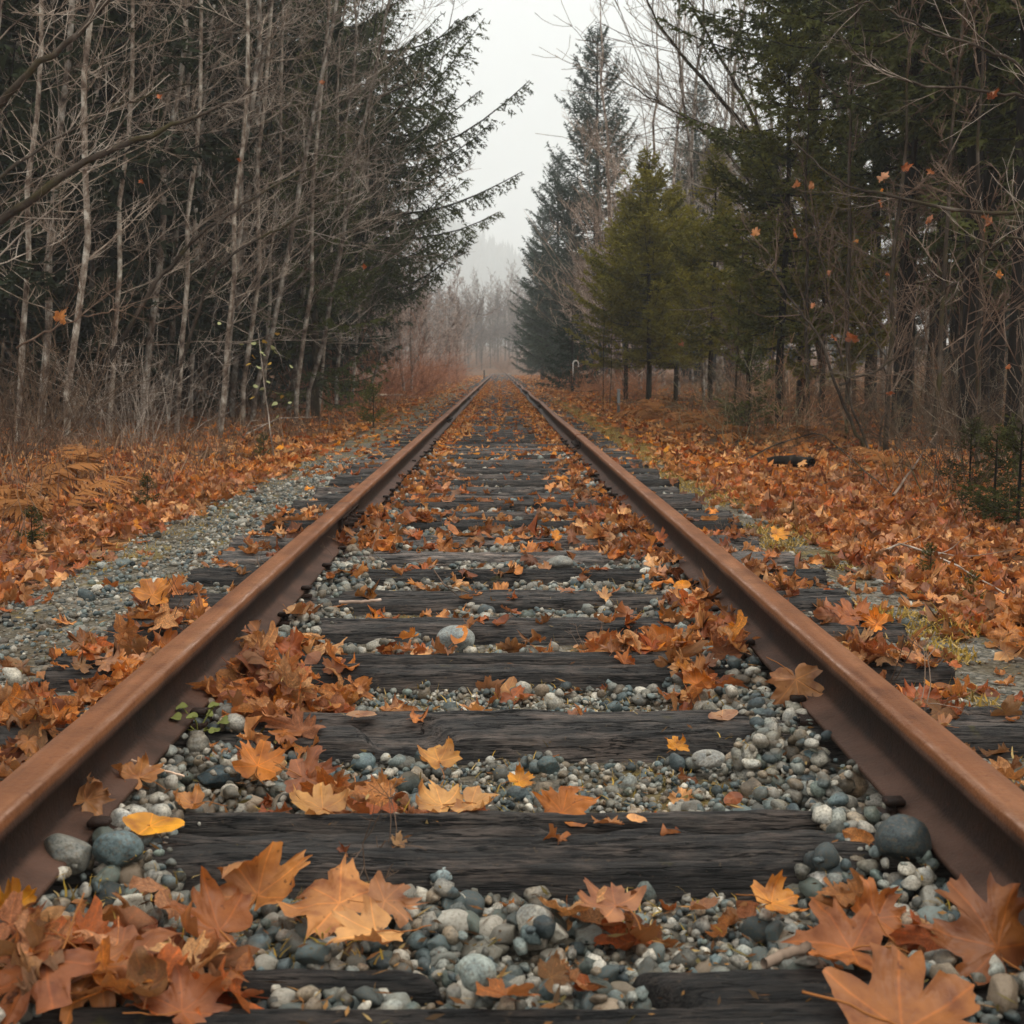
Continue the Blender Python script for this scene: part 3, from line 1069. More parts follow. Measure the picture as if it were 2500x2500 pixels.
def leaf_shape(seed, lod, kind='maple', curl=None, stalk=True):
    """returns V, F(tri), uv ; unit size leaf lying in XY, tip towards +Y"""
    r = np.random.default_rng(seed)
    if kind == 'oval':
        A = np.array([R(a) for a, _ in oval]); Rd = np.array([1 / math.sqrt((math.cos(a) / .42) ** 2 + (math.sin(a) / .62) ** 2) for a in A]) * (1 + .25 * np.maximum(0, np.sin(A)) ** 6)
    else:
        src = full if lod > 0 else full_far
        A = np.array([R(a) for a, _ in src]); Rd = np.array([q for _, q in src])
        A = A + r.normal(0, .03, len(A)); Rd = Rd * (1 + r.normal(0, .06, len(Rd)))
    rings = {0: [1.0], 1: [.5, 1.0], 2: [.22, .45, .7, .88, 1.0]}[lod]
    if lod == 2:                     # densify the outline
        A2, R2 = [], []
        for i in range(len(A)):
            j = (i + 1) % len(A)
            aj = A[j] + (2 * math.pi if A[j] - A[i] > math.pi else 0) - (0 if A[j] - A[i] < math.pi else 4 * math.pi) if abs(A[j] - A[i]) > math.pi else A[j]
            p = np.array([math.cos(A[i]), math.sin(A[i])]) * Rd[i]; q = np.array([math.cos(A[j]), math.sin(A[j])]) * Rd[j]
            m_ = (p + q) / 2
            A2 += [A[i], math.atan2(m_[1], m_[0])]; R2 += [Rd[i], np.linalg.norm(m_) * (1 + r.normal(0, .03))]
        A, Rd = np.array(A2), np.array(R2)
    n = len(A)
    P = [np.zeros((1, 2))]
    for q in rings:
        rr = Rd * q if q == 1.0 else Rd * q * .75 + .25 * q * np.minimum(Rd, .6)
        P.append(np.stack([np.cos(A) * rr, np.sin(A) * rr], -1))
    P = np.concatenate(P)
    F = [(0, 1 + (i + 1) % n, 1 + i) for i in range(n)]
    for k in range(len(rings) - 1):
        o0, o1 = 1 + k * n, 1 + (k + 1) * n
        for i in range(n):
            j = (i + 1) % n
            F += [(o0 + i, o0 + j, o1 + j), (o0 + i, o1 + j, o1 + i)]
    x, y = P[:, 0], P[:, 1]
    rad = np.hypot(x, y); th = np.arctan2(y, x)
    curl = r.uniform(.5, 2.1) if curl is None else curl * 1.3
    z = rad ** 2 * r.uniform(-.15, .25) * curl
    # folds along the veins: creases radiating from the base
    z += rad * .10 * np.abs(np.sin((th - R(90)) * 180 / 48 / 2 * 1.0)) * r.uniform(.5, 1.6) * (1 if r.random() < .6 else -1)
    z += (fbm(x * 2.8 + 7, y * 2.8, seed, 2) - .5) * .62 * curl * rad
    z += np.maximum(0, rad - .55) ** 2 * 1.7 * curl * np.sin(th * 2.5 + r.uniform(0, 6)) * r.choice([-1, 1])
    V = np.stack([x, y, z], -1)
    # roll round a random axis
    for _ in range(2):
        a = r.uniform(0, math.pi)
        ax = np.array([math.cos(a), math.sin(a), 0]); pr = np.array([-ax[1], ax[0], 0])
        k = r.uniform(.2, 1.35) * curl * r.choice([-1, 1], p=[.25, .75])
        u = V @ pr; v = V @ ax; zz = V[:, 2]
        ang = u * k
        ku = (np.sin(ang) / k) - zz * np.sin(ang)
        kz = (1 - np.cos(ang)) / k + zz * np.cos(ang)
        V = np.outer(v, ax) + np.outer(ku, pr) + np.outer(kz, [0, 0, 1])
    uv = P.copy()
    if lod >= 1 and stalk:
        sides = 3; k = 5
        pts = np.zeros((1, k, 3)); d = np.array([r.normal(0, .25), -1, r.uniform(-.1, .5)]); p = np.zeros(3)
        for i in range(k):
            pts[0, i] = p; d = d + r.normal(0, .16, 3); d[2] -= .05; p = p + unit(d) * .2
        TV, TF = tubes(pts, np.full((1, k), .012), sides)
        T3 = np.concatenate([TF[:, [0, 1, 2]], TF[:, [0, 2, 3]]])
        F = np.concatenate([np.array(F), T3 + len(V)])
        V = np.concatenate([V, TV]); uv = np.concatenate([uv, np.tile([[0, .01]], (len(TV), 1))])
    V = V - np.array([0, .25, 0])
    V[:, 2] -= np.percentile(V[:len(P), 2], 20)
    return V, np.array(F), uv


LEAF_COLS = np.array([[.36, .135, .045], [.44, .20, .08], [.33, .09, .022], [.46, .24, .12], [.24, .065, .022], [.42, .155, .03], [.50, .29, .16], [.17, .055, .028], [.36, .18, .11], [.54, .22, .03], [.28, .12, .07]])
LEAF_COLS = LEAF_COLS * np.array([1.18, 1.13, .86])
LEAF_P = np.array([.12, .17, .10, .15, .07, .10, .10, .06, .11, .03, .07]); LEAF_P = LEAF_P / LEAF_P.sum()
LV = {l: [leaf_shape(500 + 20 * l + i, l) for i in range({0: 14, 1: 20, 2: 22}[l])] + [leaf_shape(700 + i, max(1, l), 'oval') for i in range(4)] for l in (0, 1, 2)}
lr = np.random.default_rng(33)


def ground_at(x, y):
    i, j = hcell(x, y)
    if 0 <= i < HM.shape[0] and 0 <= j < HM.shape[1]: return HM[i, j]
    return float(ground_h(x, y))


def drop_leaf(x, y, size, tilt=.28, lift=0.0):
    k = size * .45
    hs = [ground_at(x, y), ground_at(x + k, y), ground_at(x - k, y), ground_at(x, y + k), ground_at(x, y - k)]
    hs = [min(h, hs[0] + .06) for h in hs]
    z = max(hs[0], sum(hs) / 5) + .004 + lift
    sx = math.atan2(hs[1] - hs[2], 2 * k); sy = math.atan2(hs[3] - hs[4], 2 * k)
    sx = max(-.5, min(.5, sx)); sy = max(-.5, min(.5, sy))
    # raise the pile a little
    i, j = hcell(x, y); q = int(k / HS)
    if q < i < HM.shape[0] - q and q < j < HM.shape[1] - q:
        P = HM[i - q:i + q, j - q:j + q]; P[:] = np.where(P < z + .03, np.maximum(P, z + .004), P)
    rm = Euler((sy + lr.normal(0, tilt), -sx + lr.normal(0, tilt), 0)).to_matrix() @ Euler((0, 0, lr.uniform(0, 6.283))).to_matrix()
    return z, rm


def rail_clear(x, y, size):
    return all(abs(x - TC - s * RAILX) > .035 + size * .34 for s in (-1, 1))


leaves = []     # x y z size rot col


def leafcol():
    c = LEAF_COLS[lr.choice(len(LEAF_COLS), p=LEAF_P)] * lr.choice([.35, .7, .95, 1.15, 1.3], p=[.18, .22, .27, .22, .11])
    return c


def put_leaf(x, y, size, tilt=.28, lift=0, col=None):
    if y < HY1: size = size * (.66 + .12 * min(1, max(0, (y - 6) / 6)))
    else: size *= .8
    if y < HY1 + 6 and not rail_clear(x, y, size): return
    z, rm = drop_leaf(x, y, size, tilt, lift)
    leaves.append((x, y, z, size, np.array(rm), leafcol() if col is None else np.array(col)))


# measured clumps inside the track (pixels 2500): cx, cy, half w, half h, count, size
clumps = [
    (720, 1650, 190, 75, 46, .095), (620, 1700, 110, 50, 16, .10), (650, 1770, 90, 40, 10, .09),
    (1560, 1555, 150, 50, 26, .085), (1730, 1590, 110, 60, 22, .09), (1660, 1670, 55, 30, 5, .09), (1280, 1560, 70, 25, 7, .07), (985, 1568, 60, 20, 6, .07),
    (1700, 1430, 130, 80, 46, .085), (1760, 1520, 100, 50, 20, .085), (1620, 1350, 110, 50, 34, .085),
    (1250, 1318, 260, 24, 34, .095), (900, 1310, 120, 45, 46, .09), (1500, 1300, 120, 50, 60, .09), (1560, 1330, 90, 30, 30, .1), (850, 1255, 80, 30, 18, .085), (1040, 1260, 70, 14, 8, .08),
    (1500, 1220, 80, 40, 30, .085), (1060, 1180, 100, 40, 40, .085), (1000, 1215, 60, 25, 15, .08), (1430, 1160, 80, 45, 34, .085),
    (210, 2400, 220, 100, 10, .12), (420, 2250, 180, 60, 4, .10), (90, 2300, 110, 120, 6, .10), (530, 2380, 80, 70, 5, .10), (200, 1990, 70, 40, 4, .07), (330, 1935, 60, 30, 2, .07),
    (1000, 1945, 170, 32, 7, .085), (860, 1895, 90, 35, 6, .085), (600, 1840, 90, 30, 5, .075), (700, 1960, 120, 20, 4, .08),
    (1060, 1700, 110, 22, 5, .07), (1480, 2195, 130, 35, 3, .085), (2090, 2240, 150, 70, 3, .085), (2300, 2270, 90, 60, 2, .085), (1260, 2440, 110, 20, 1, .07),
    (1380, 2400, 70, 40, 3, .06), (1800, 2180, 120, 30, 3, .07),
    (80, 1760, 130, 90, 26, .10), (300, 1610, 130, 70, 26, .095), (420, 1480, 80, 70, 20, .09), (60, 1960, 60, 40, 5, .09), (120, 1620, 120, 60, 10, .08), (350, 1530, 60, 40, 8, .09),
    (2070, 1540, 80, 40, 12, .09), (2130, 1610, 90, 35, 9, .09), (2230, 1690, 70, 35, 7, .09), (1880, 1420, 90, 45, 22, .085), (1760, 1330, 70, 40, 16, .085), (2180, 1760, 60, 20, 3, .08), (2420, 1850, 80, 40, 3, .08),
    (680, 1310, 60, 40, 14, .085), (740, 1260, 50, 30, 10, .08),
]
for (cx, cy, hw, hh, n, sz) in clumps:
    n = int(n * (1.5 if cy > 1450 else 1.35))
    for _ in range(n):
        a = lr.uniform(0, 6.283); q = math.sqrt(lr.random())
        p = on_plane(cx + hw * q * math.cos(a), cy + hh * q * math.sin(a), 0.0)
        put_leaf(p.x, p.y, sz * lr.uniform(.65, 1.15), tilt=.38, lift=lr.uniform(0, .012))
# strips along the inner sides of both rails further out, thinning to the middle
for _ in range(1900):
    y = 6.5 + 45 * lr.random() ** 1.5
    u = lr.random()
    t = (.70 - abs(lr.normal(0, .20)) * 1.0) * lr.choice([-1, 1]) if u < .72 else lr.uniform(-.68, .68)
    if abs(t) > .68: continue
    put_leaf(TC + t, y, .085 * lr.uniform(.6, 1.15), tilt=.35)
for _ in range(170):
    y = lr.uniform(2.9, 8); put_leaf(TC + lr.uniform(-.66, .66), y, .085 * lr.uniform(.45, 1.1), tilt=.35)
for _ in range(26):
    y = lr.uniform(1.9, 3.0); put_leaf(TC + lr.uniform(-.6, .6), y, .08 * lr.uniform(.35, .8), tilt=.35)
for _ in range(300):
    y = lr.uniform(2.3, 7); put_leaf(TC + lr.choice([-1, 1]) * lr.uniform(.84, 1.3), y, .085 * lr.uniform(.5, 1.1), tilt=.35)
# sparse leaves over the gravel shoulders
for _ in range(900):
    y = 2.3 + 50 * lr.random() ** 1.7
    x = lr.uniform(-1.95, -.85) if lr.random() < .5 else lr.uniform(.85, 1.6)
    if x < -1.2 and lr.random() < .5: continue
    put_leaf(x, y, .08 * lr.uniform(.5, 1.1), tilt=.25)
# deep leaf carpet right and left of the bed


def carpet(n, x0, x1, y0, y1, pw=1.0, size=.085, edge=None):
    for _ in range(n):
        y = y0 + (y1 - y0) * lr.random() ** pw
        x = lr.uniform(x0, x1)
        if edge is not None and lr.random() > edge(x, y): continue
        if abs(x) > y * .44 + .35: continue
        put_leaf(x, y, size * lr.uniform(.6, 1.25), tilt=.42, lift=lr.uniform(0, .02))


carpet(12500, 1.38, 5.0, 2.8, 12, 1.0, edge=lambda x, y: min(1, max(0, (x - 1.40)) * 3.0) * (1.0 if fbm(np.array(x * 1.1), np.array(y * 1.1), 61) > .36 else .25))
carpet(11500, -5.6, -1.68, 3.2, 12, 1.0, edge=lambda x, y: min(1, max(0, (-1.74 - x)) * 3.2) * (1.0 if fbm(np.array(x * 1.1), np.array(y * 1.1), 62) > .38 else .25))
carpet(13000, 1.45, 9.5, 12, 48, 1.5, size=.095, edge=lambda x, y: min(1, max(0, (x - 1.42)) * 1.6) * (1.0 if x < 4.5 else .4) * (1.0 if fbm(np.array(x * .8), np.array(y * .5), 63) > .40 else .3))
carpet(12000, -10, -1.75, 12, 48, 1.5, size=.095, edge=lambda x, y: min(1, max(0, (-1.72 - x)) * 1.8) * (1.0 if x > -4.5 else .35) * (1.0 if fbm(np.array(x * .8), np.array(y * .5), 64) > .42 else .3))
for _ in range(3600):
    y = 45 + 110 * lr.random() ** 1.4
    u = lr.random()
    t = lr.uniform(-.68, .68) if u < .07 else (lr.choice([-1, 1]) * lr.uniform(1.2, 5.5))
    put_leaf(TC + t, y, .13 * lr.uniform(.7, 1.2), tilt=.4)
for _ in range(2400):
    y = 12 + 60 * lr.random() ** 1.3; put_leaf(TC + lr.choice([-1, 1]) * (.66 - abs(lr.normal(0, .12))), y, .10 * lr.uniform(.6, 1.1), tilt=.4)
for _ in range(900):
    y = 11 + 60 * lr.random() ** 1.2
    put_leaf(TC + lr.uniform(-.66, .66), y, .09 * lr.uniform(.6, 1.2), tilt=.3)
for _ in range(1500):
    y = 10 + 40 * lr.random() ** 1.2
    x = lr.uniform(-1.8, -.82) if lr.random() < .5 else lr.uniform(.82, 1.5)
    put_leaf(x, y, .085 * lr.uniform(.5, 1.1), tilt=.3)
for _ in range(1000):
    y = 18 + 60 * lr.random() ** 1.2
    put_leaf(TC + lr.uniform(-.66, .66) * (1 if lr.random() < .5 else .0) + (lr.choice([-1, 1]) * lr.uniform(.35, .66) if lr.random() < .5 else 0), y, .11 * lr.uniform(.6, 1.2), tilt=.35)
print("leaves", len(leaves))

HLEAF = {}
scr = np.array([l[3] / math.hypot(l[1], CAM_Z) * (1 if abs(l[0]) < l[1] * .42 else 0) for l in leaves])
order = np.argsort(-scr)
lids = order[:290]
lid = set(lids.tolist())
leaf_me = []
for V, F, uv in LV[2]:
    leaf_me.append(mk_mesh("maple_leaf", V, F, M_LEAF, uv=uv, col=np.ones((len(V), 3))))
VB, FB, CB, UB, nB = [], [], [], [], 0
VA, FA, CA, nA = [], [], [], 0
for k, (x, y, z, s, rm, c) in enumerate(leaves):
    if k in lid:
        par = ballast if BED_L < x < BED_R else (floor if x < 0 else floor_r)
        o = ob("leaf", leaf_me[k % len(leaf_me)], par, color=c)
        o.matrix_local = Matrix.Translation((x, y, z)) @ Matrix([list(map(float, q)) for q in rm]).to_4x4() @ Matrix.Scale(s, 4)
    elif y < 10.5:
        V, F, uv = LV[1][k % len(LV[1])]
        VB.append((V * s) @ rm.T + (x, y, z)); FB.append(F + nB); nB += len(V); CB.append(np.tile(c, (len(V), 1))); UB.append(uv)
    else:
        V, F, uv = LV[0][k % len(LV[0])]
        VA.append((V * s) @ rm.T + (x, y, z)); FA.append(F + nA); nA += len(V); CA.append(np.tile(c, (len(V), 1)))
o = ob("leaf_litter", mk_mesh("leaf_litter", np.concatenate(VB), np.concatenate(FB), M_LEAF, uv=np.concatenate(UB), col=np.concatenate(CB)))
tag(o, "carpet of fallen orange brown maple leaves along both sides of the near track", "fallen leaves", kind='stuff')
o = ob("leaf_litter", mk_mesh("leaf_litter_far", np.concatenate(VA), np.concatenate(FA), M_LEAF_FAR, col=np.concatenate(CA)))
tag(o, "distant orange leaf cover strewn along the track towards the forest edge", "fallen leaves", kind='stuff')

# hero leaves: px, py, span px, yaw deg (tip direction, 0 = away), pitch deg (stand up), roll, curl, colour, kind, label
HL = [
    (2250, 2450, 440, 60, 12, 0, .30, (.30, .11, .035), 'maple', "huge flat brown maple leaf at the bottom right corner with its stalk pointing back"),
    (2400, 2320, 290, -40, 48, 20, .6, (.20, .07, .022), 'maple', "large upright brown leaf right of the huge corner leaf, catching light on its edge"),
    (640, 2150, 240, 15, 42, -8, .75, (.46, .20, .075), 'maple', "big pale orange maple leaf standing up in the left foreground"),
    (800, 2170, 240, -55, 20, 10, .6, (.48, .21, .08), 'maple', "wide tan orange maple leaf sprawling right of the upright foreground leaf"),
    (890, 2270, 190, -120, 14, 5, .5, (.50, .26, .12), 'maple', "pale folded maple leaf just right of the left foreground pile"),
    (500, 2240, 230, -80, 18, 12, .8, (.26, .085, .025), 'maple', "dark orange curled leaf in the middle of the left foreground pile"),
    (960, 2195, 130, 80, 24, 6, .7, (.30, .14, .075), 'maple', "small dusty brown leaf at the right end of the foreground pile"),
    (330, 2330, 300, 100, 10, -10, .5, (.25, .09, .04), 'maple', "broad purple brown leaf spread across the lower left corner"),
    (250, 2400, 200, 150, 24, 10, .8, (.33, .13, .05), 'maple', "crumpled orange brown leaf low in the left corner pile"),
    (90, 2440, 300, -150, 16, -14, .5, (.22, .07, .028), 'maple', "dark broad leaf cut by the bottom left corner of the frame"),
    (470, 2440, 200, 30, 16, 18, .7, (.24, .08, .035), 'maple', "brown leaf at the right end of the lower left pile, below the split tie"),
    (30, 2255, 120, 10, 40, -10, .5, (.60, .27, .015), 'maple', "bright yellow rounded leaf at the left edge of the frame"),
    (395, 2046, 105, 95, 8, 6, .25, (.66, .29, .02), 'oval', "bright yellow orange oval leaf with brown spots at the left end of the cracked tie"),
    (635, 1860, 135, 10, 52, 0, .35, (.50, .17, .03), 'maple', "bright orange maple leaf standing folded beside the blue grey stone"),
    (1068, 1838, 140, -15, 22, 0, .45, (.52, .26, .085), 'maple', "golden five pointed leaf lying on soil in front of the notched tie"),
    (1380, 1955, 175, 30, 26, -20, 1.0, (.40, .13, .02), 'maple', "rusty orange star shaped leaf with a raised lobe right of the pale leaf group"),
    (1275, 1905, 80, 60, 22, 0, .5, (.55, .24, .03), 'maple', "small bright orange leaf touching the rusty star shaped leaf"),
    (1650, 1823, 68, 0, 34, 0, .9, (.62, .27, .03), 'maple', "little bright yellow orange curled leaf below the notched tie"),
    (1060, 1950, 160, -70, 12, 6, .6, (.52, .28, .12), 'maple', "pale tan maple leaf in the middle of the leaf row behind the cracked tie"),
    (1170, 1960, 150, 110, 8, 6, .6, (.50, .27, .12), 'maple', "pale tan maple leaf at the right end of the leaf row behind the cracked tie"),
    (770, 1955, 170, -60, 10, 8, .6, (.47, .25, .10), 'maple', "pale orange leaf at the left end of the leaf row behind the cracked tie"),
    (760, 1880, 170, 90, 16, -14, .7, (.23, .085, .045), 'maple', "purple brown leaf lying just above the pale orange one left of centre"),
    (330, 1915, 120, -60, 26, 20, .7, (.42, .19, .07), 'maple', "light orange leaf propped on the left rail foot"),
    (225, 2000, 120, 20, 34, 10, 1.0, (.33, .17, .09), 'maple', "crumpled tan leaf cluster leaning on the left rail foot"),
    (455, 1960, 130, -100, 12, 0, .7, (.40, .18, .07), 'maple', "ragged tan leaf left of the cracked tie's far edge"),
    (1945, 1715, 150, 170, 74, 0, .55, (.36, .18, .10), 'maple', "large tan leaf hanging head down against the right rail"),
    (1712, 1665, 110, 40, 34, 12, 1.25, (.36, .12, .025), 'maple', "tightly curled rusty leaf just left of the large hanging leaf"),
    (1600, 1560, 150, -60, 24, -12, 1.0, (.34, .12, .03), 'maple', "crumpled dark orange leaf draped over the split tie near the right rail"),
    (892, 1746, 54, 90, 4, 0, .1, (.38, .22, .15), 'oval', "small flat oval pinkish leaf lying alone on the notched tie"),
    (1775, 1748, 62, 60, 8, 0, .3, (.40, .23, .16), 'oval', "small pinkish oval leaf on the right end of the notched tie"),
    (1480, 2190, 170, -50, 10, 6, .35, (.33, .15, .09), 'maple', "flat dusty brown leaf lying on the pebbles below the thick cracked tie"),
    (1900, 2195, 130, 60, 18, 10, .5, (.52, .22, .05), 'maple', "yellow orange leaf left of the whitish speckled stone"),
    (2040, 2290, 230, -70, 16, 0, .6, (.32, .11, .035), 'maple', "broad orange brown maple leaf in front of the pale egg shaped pebble"),
    (2150, 2230, 150, 20, 40, 20, .7, (.30, .10, .03), 'maple', "upright orange leaf tip rising behind the broad one in the lower right"),
    (1905, 1300, 62, 90, 30, 0, .3, (.62, .26, .02), 'maple', "bright yellow leaf outside the right rail beside a black tie end"),
    (2250, 1700, 110, 40, 24, -20, .5, (.34, .09, .03), 'maple', "deep red maple leaf outside the right rail"),
    (2080, 1500, 130, -20, 22, 0, .6, (.32, .10, .03), 'maple', "rusty red leaf lying outside the right rail on a tie end"),
    (2060, 1585, 80, 100, 16, 0, .8, (.44, .24, .11), 'maple', "pale tan curled leaf outside the right rail"),
    (380, 1450, 110, 20, 45, 0, .8, (.50, .19, .03), 'maple', "bright orange leaf outside the left rail leaning against a tie end"),
    (420, 1590, 120, 60, 60, 0, .7, (.28, .09, .02), 'maple', "dark red orange leaf standing beside the left rail, outer side"),
]
for i, (px, py, sp, yaw, pit, roll, curl, c, kind, lab) in enumerate(HL):
    if py > 2100 and sp < 280: sp *= 1.15
    p = on_plane(px, py + sp * .12, 0.0)
    dist = (p - Vector((0, 0, CAM_Z))).length
    size = sp / FPX * dist / (1.85 if kind == 'maple' else 1.0)
    V, F, uv = leaf_shape(900 + i, 2, kind, curl, stalk=False)
    me = mk_mesh("blade", V * size, F, M_LEAF, uv=uv, col=np.ones((len(V), 3)))
    z = max(ground_at(p.x, p.y), 0.0) + .008
    z = min(z, .045)
    c = tuple(np.array(c) * (1.02, 1.02, .8))
    root = empty("maple_leaf" if kind == 'maple' else "small_leaf", (p.x, p.y, z))
    root.rotation_euler = (Euler((0, 0, R(-yaw))).to_matrix().to_4x4() @ Euler((R(pit if kind == 'maple' else pit), R(roll), 0)).to_matrix().to_4x4()).to_euler()
    # stand the blade up towards the camera: pitch about the world x axis
    root.rotation_euler = (Euler((R(pit), R(roll), 0)).to_matrix() @ Euler((0, 0, R(-yaw))).to_matrix()).to_euler()
    if pit > 30: root.location.z += size * .25 * math.sin(R(pit))
    b = ob("blade", me, root, color=c)
    r3 = np.random.default_rng(i + 5)
    k = 8; pts = []; q = np.array([0, -.25 * size, 0.0]); d = np.array([r3.normal(0, .4), -1, r3.uniform(.0, .7)])
    for j in range(k): pts.append(q.copy()); d = d + r3.normal(0, .18, 3); d[2] -= .06; q = q + unit(d) * size * (.16 if kind == 'maple' else .07)
    TV, TF = tube1(pts, np.linspace(.016, .012, k) * size, 5)
    cc = np.array([.34, .13, .04])
    ob("stalk", mk_mesh("stalk", TV, TF, M_PLANT, col=np.tile(cc, (len(TV), 1))), root)
    tag(root, lab, "leaf")

# ------------------------------------------------------------------ plants: templates


def conifer(name, H, seed, rb, crown0, Lmax, nbr, twig_gap, cl_len, cl_w, droop=-.1, upturn=.6, hang=0.0, cols=((.028, .040, .016), (.055, .070, .024)), prof=None, samp=.055, bark=None, fill=1.0, twl=.34, bias=None, sides=7):
    """tapered trunk, curved limbs, flat sprays of needles; returns (trunk, limbs, needles) meshes"""
    r = np.random.default_rng(seed)
    k = 12
    tz = np.linspace(-.3, H, k)
    tp = np.stack([np.cumsum(r.normal(0, H * .0022, k)), np.cumsum(r.normal(0, H * .0022, k)), tz], -1)
    trad = rb * (1 - (tz.clip(0) / H)) ** .85 + .008
    TV, TF = tube1(tp, trad, sides)
    trunk = mk_mesh(name + "_trunk", TV, TF, bark or M_DARKBARK)
    z = crown0 + (H * .985 - crown0) * np.sort(r.random(nbr) ** .92)
    u = (z - crown0) / (H - crown0)
    L = Lmax * (prof(u) if prof else (1 - u) ** .8) * r.uniform(.62, 1.1, nbr) + .12
    az = r.uniform(0, 2 * np.pi, nbr)
    if bias is not None:
        L = L * (1 + bias[1] * np.maximum(0, np.cos(az - bias[0])))
    st = np.stack([np.interp(z, tz, tp[:, 0]), np.interp(z, tz, tp[:, 1]), z], -1)
    el = droop + .9 * u ** 2 + r.normal(0, .09, nbr)
    d = np.stack([np.cos(az), np.sin(az), np.tan(el)], -1)
    kb = 9
    BP = curves(st, d, L, kb, up=upturn * r.uniform(.5, 1.3, nbr), wob=.05, r=r)
    sag = np.linspace(0, 1, kb)[None, :]
    BP[:, :, 2] -= (np.sin(sag * np.pi) * (L * .07)[:, None])
    br = (rb * .16 * (L / Lmax) ** .7)[:, None] * (1 - sag * .85) + .003
    BV, BF = tubes(BP, br, 4)
    limbs = mk_mesh(name + "_limbs", BV, BF, bark or M_DARKBARK)
    # twigs
    V, F, C = [], [], []
    nt_max = int(Lmax * (1.6 if bias is not None else 1.1) / twig_gap * 2)
    ntw = np.maximum(3, (L / twig_gap * 2 * fill)).astype(int)
    bi = np.repeat(np.arange(nbr), ntw)
    s = r.uniform(.10, 1.0, len(bi)) ** .8
    pts, tan = sample(BP[bi], s[:, None]); pts = pts[:, 0]; tan = tan[:, 0]
    sgn = r.choice([-1, 1], len(bi))
    side = unit(np.cross(tan, np.array([0, 0, 1.0]))) * sgn[:, None]
    ang = r.uniform(.5, 1.15, len(bi))[:, None]
    td = tan * np.cos(ang) + side * np.sin(ang)
    td[:, 2] += r.normal(0, .12, len(bi)) - hang * r.uniform(.3, 1.4, len(bi))
    tl = (twl * L[bi] * (1 - s) * .8 + .10 + .05 * L[bi] * .5) * r.uniform(.5, 1.2, len(bi))
    tl = np.minimum(tl, twl * 2.6)
    TP = curves(pts, td, tl, 4, up=-.15 - hang * .9, wob=.10, r=r)
    # include limb tips as twigs too
    nsamp = np.maximum(2, tl / (samp * .72)).astype(int)
    ci = np.repeat(np.arange(len(bi)), nsamp)
    cs = r.uniform(0, 1, len(ci))
    cp, ct = sample(TP[ci], cs[:, None]); cp = cp[:, 0]; ct = ct[:, 0]
    nrm = unit(r.normal(size=ct.shape) * np.array([1, 1, .55]))
    cd_ = unit(ct * r.uniform(.4, 1.1, (len(ci), 1)) + nrm * .75)
    wd = unit(np.cross(cd_, r.normal(size=cd_.shape)))
    ln = cl_len * r.uniform(.6, 1.25, (len(ci), 1)); wv = 1.9 * cl_w * r.uniform(.6, 1.3, (len(ci), 1))
    a = cp - wd * wv * .5; b = cp + wd * wv * .5; c = cp + cd_ * ln
    V = np.stack([a, b, c], 1).reshape(-1, 3)
    F = np.arange(len(V)).reshape(-1, 3)
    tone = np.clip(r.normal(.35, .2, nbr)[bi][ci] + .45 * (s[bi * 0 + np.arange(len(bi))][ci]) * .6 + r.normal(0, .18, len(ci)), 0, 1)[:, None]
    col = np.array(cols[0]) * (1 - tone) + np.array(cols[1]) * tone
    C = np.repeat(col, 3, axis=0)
    nd = mk_mesh(name + "_needles", V, F, M_NEEDLE, smooth=False, col=C)
    return trunk, limbs, nd


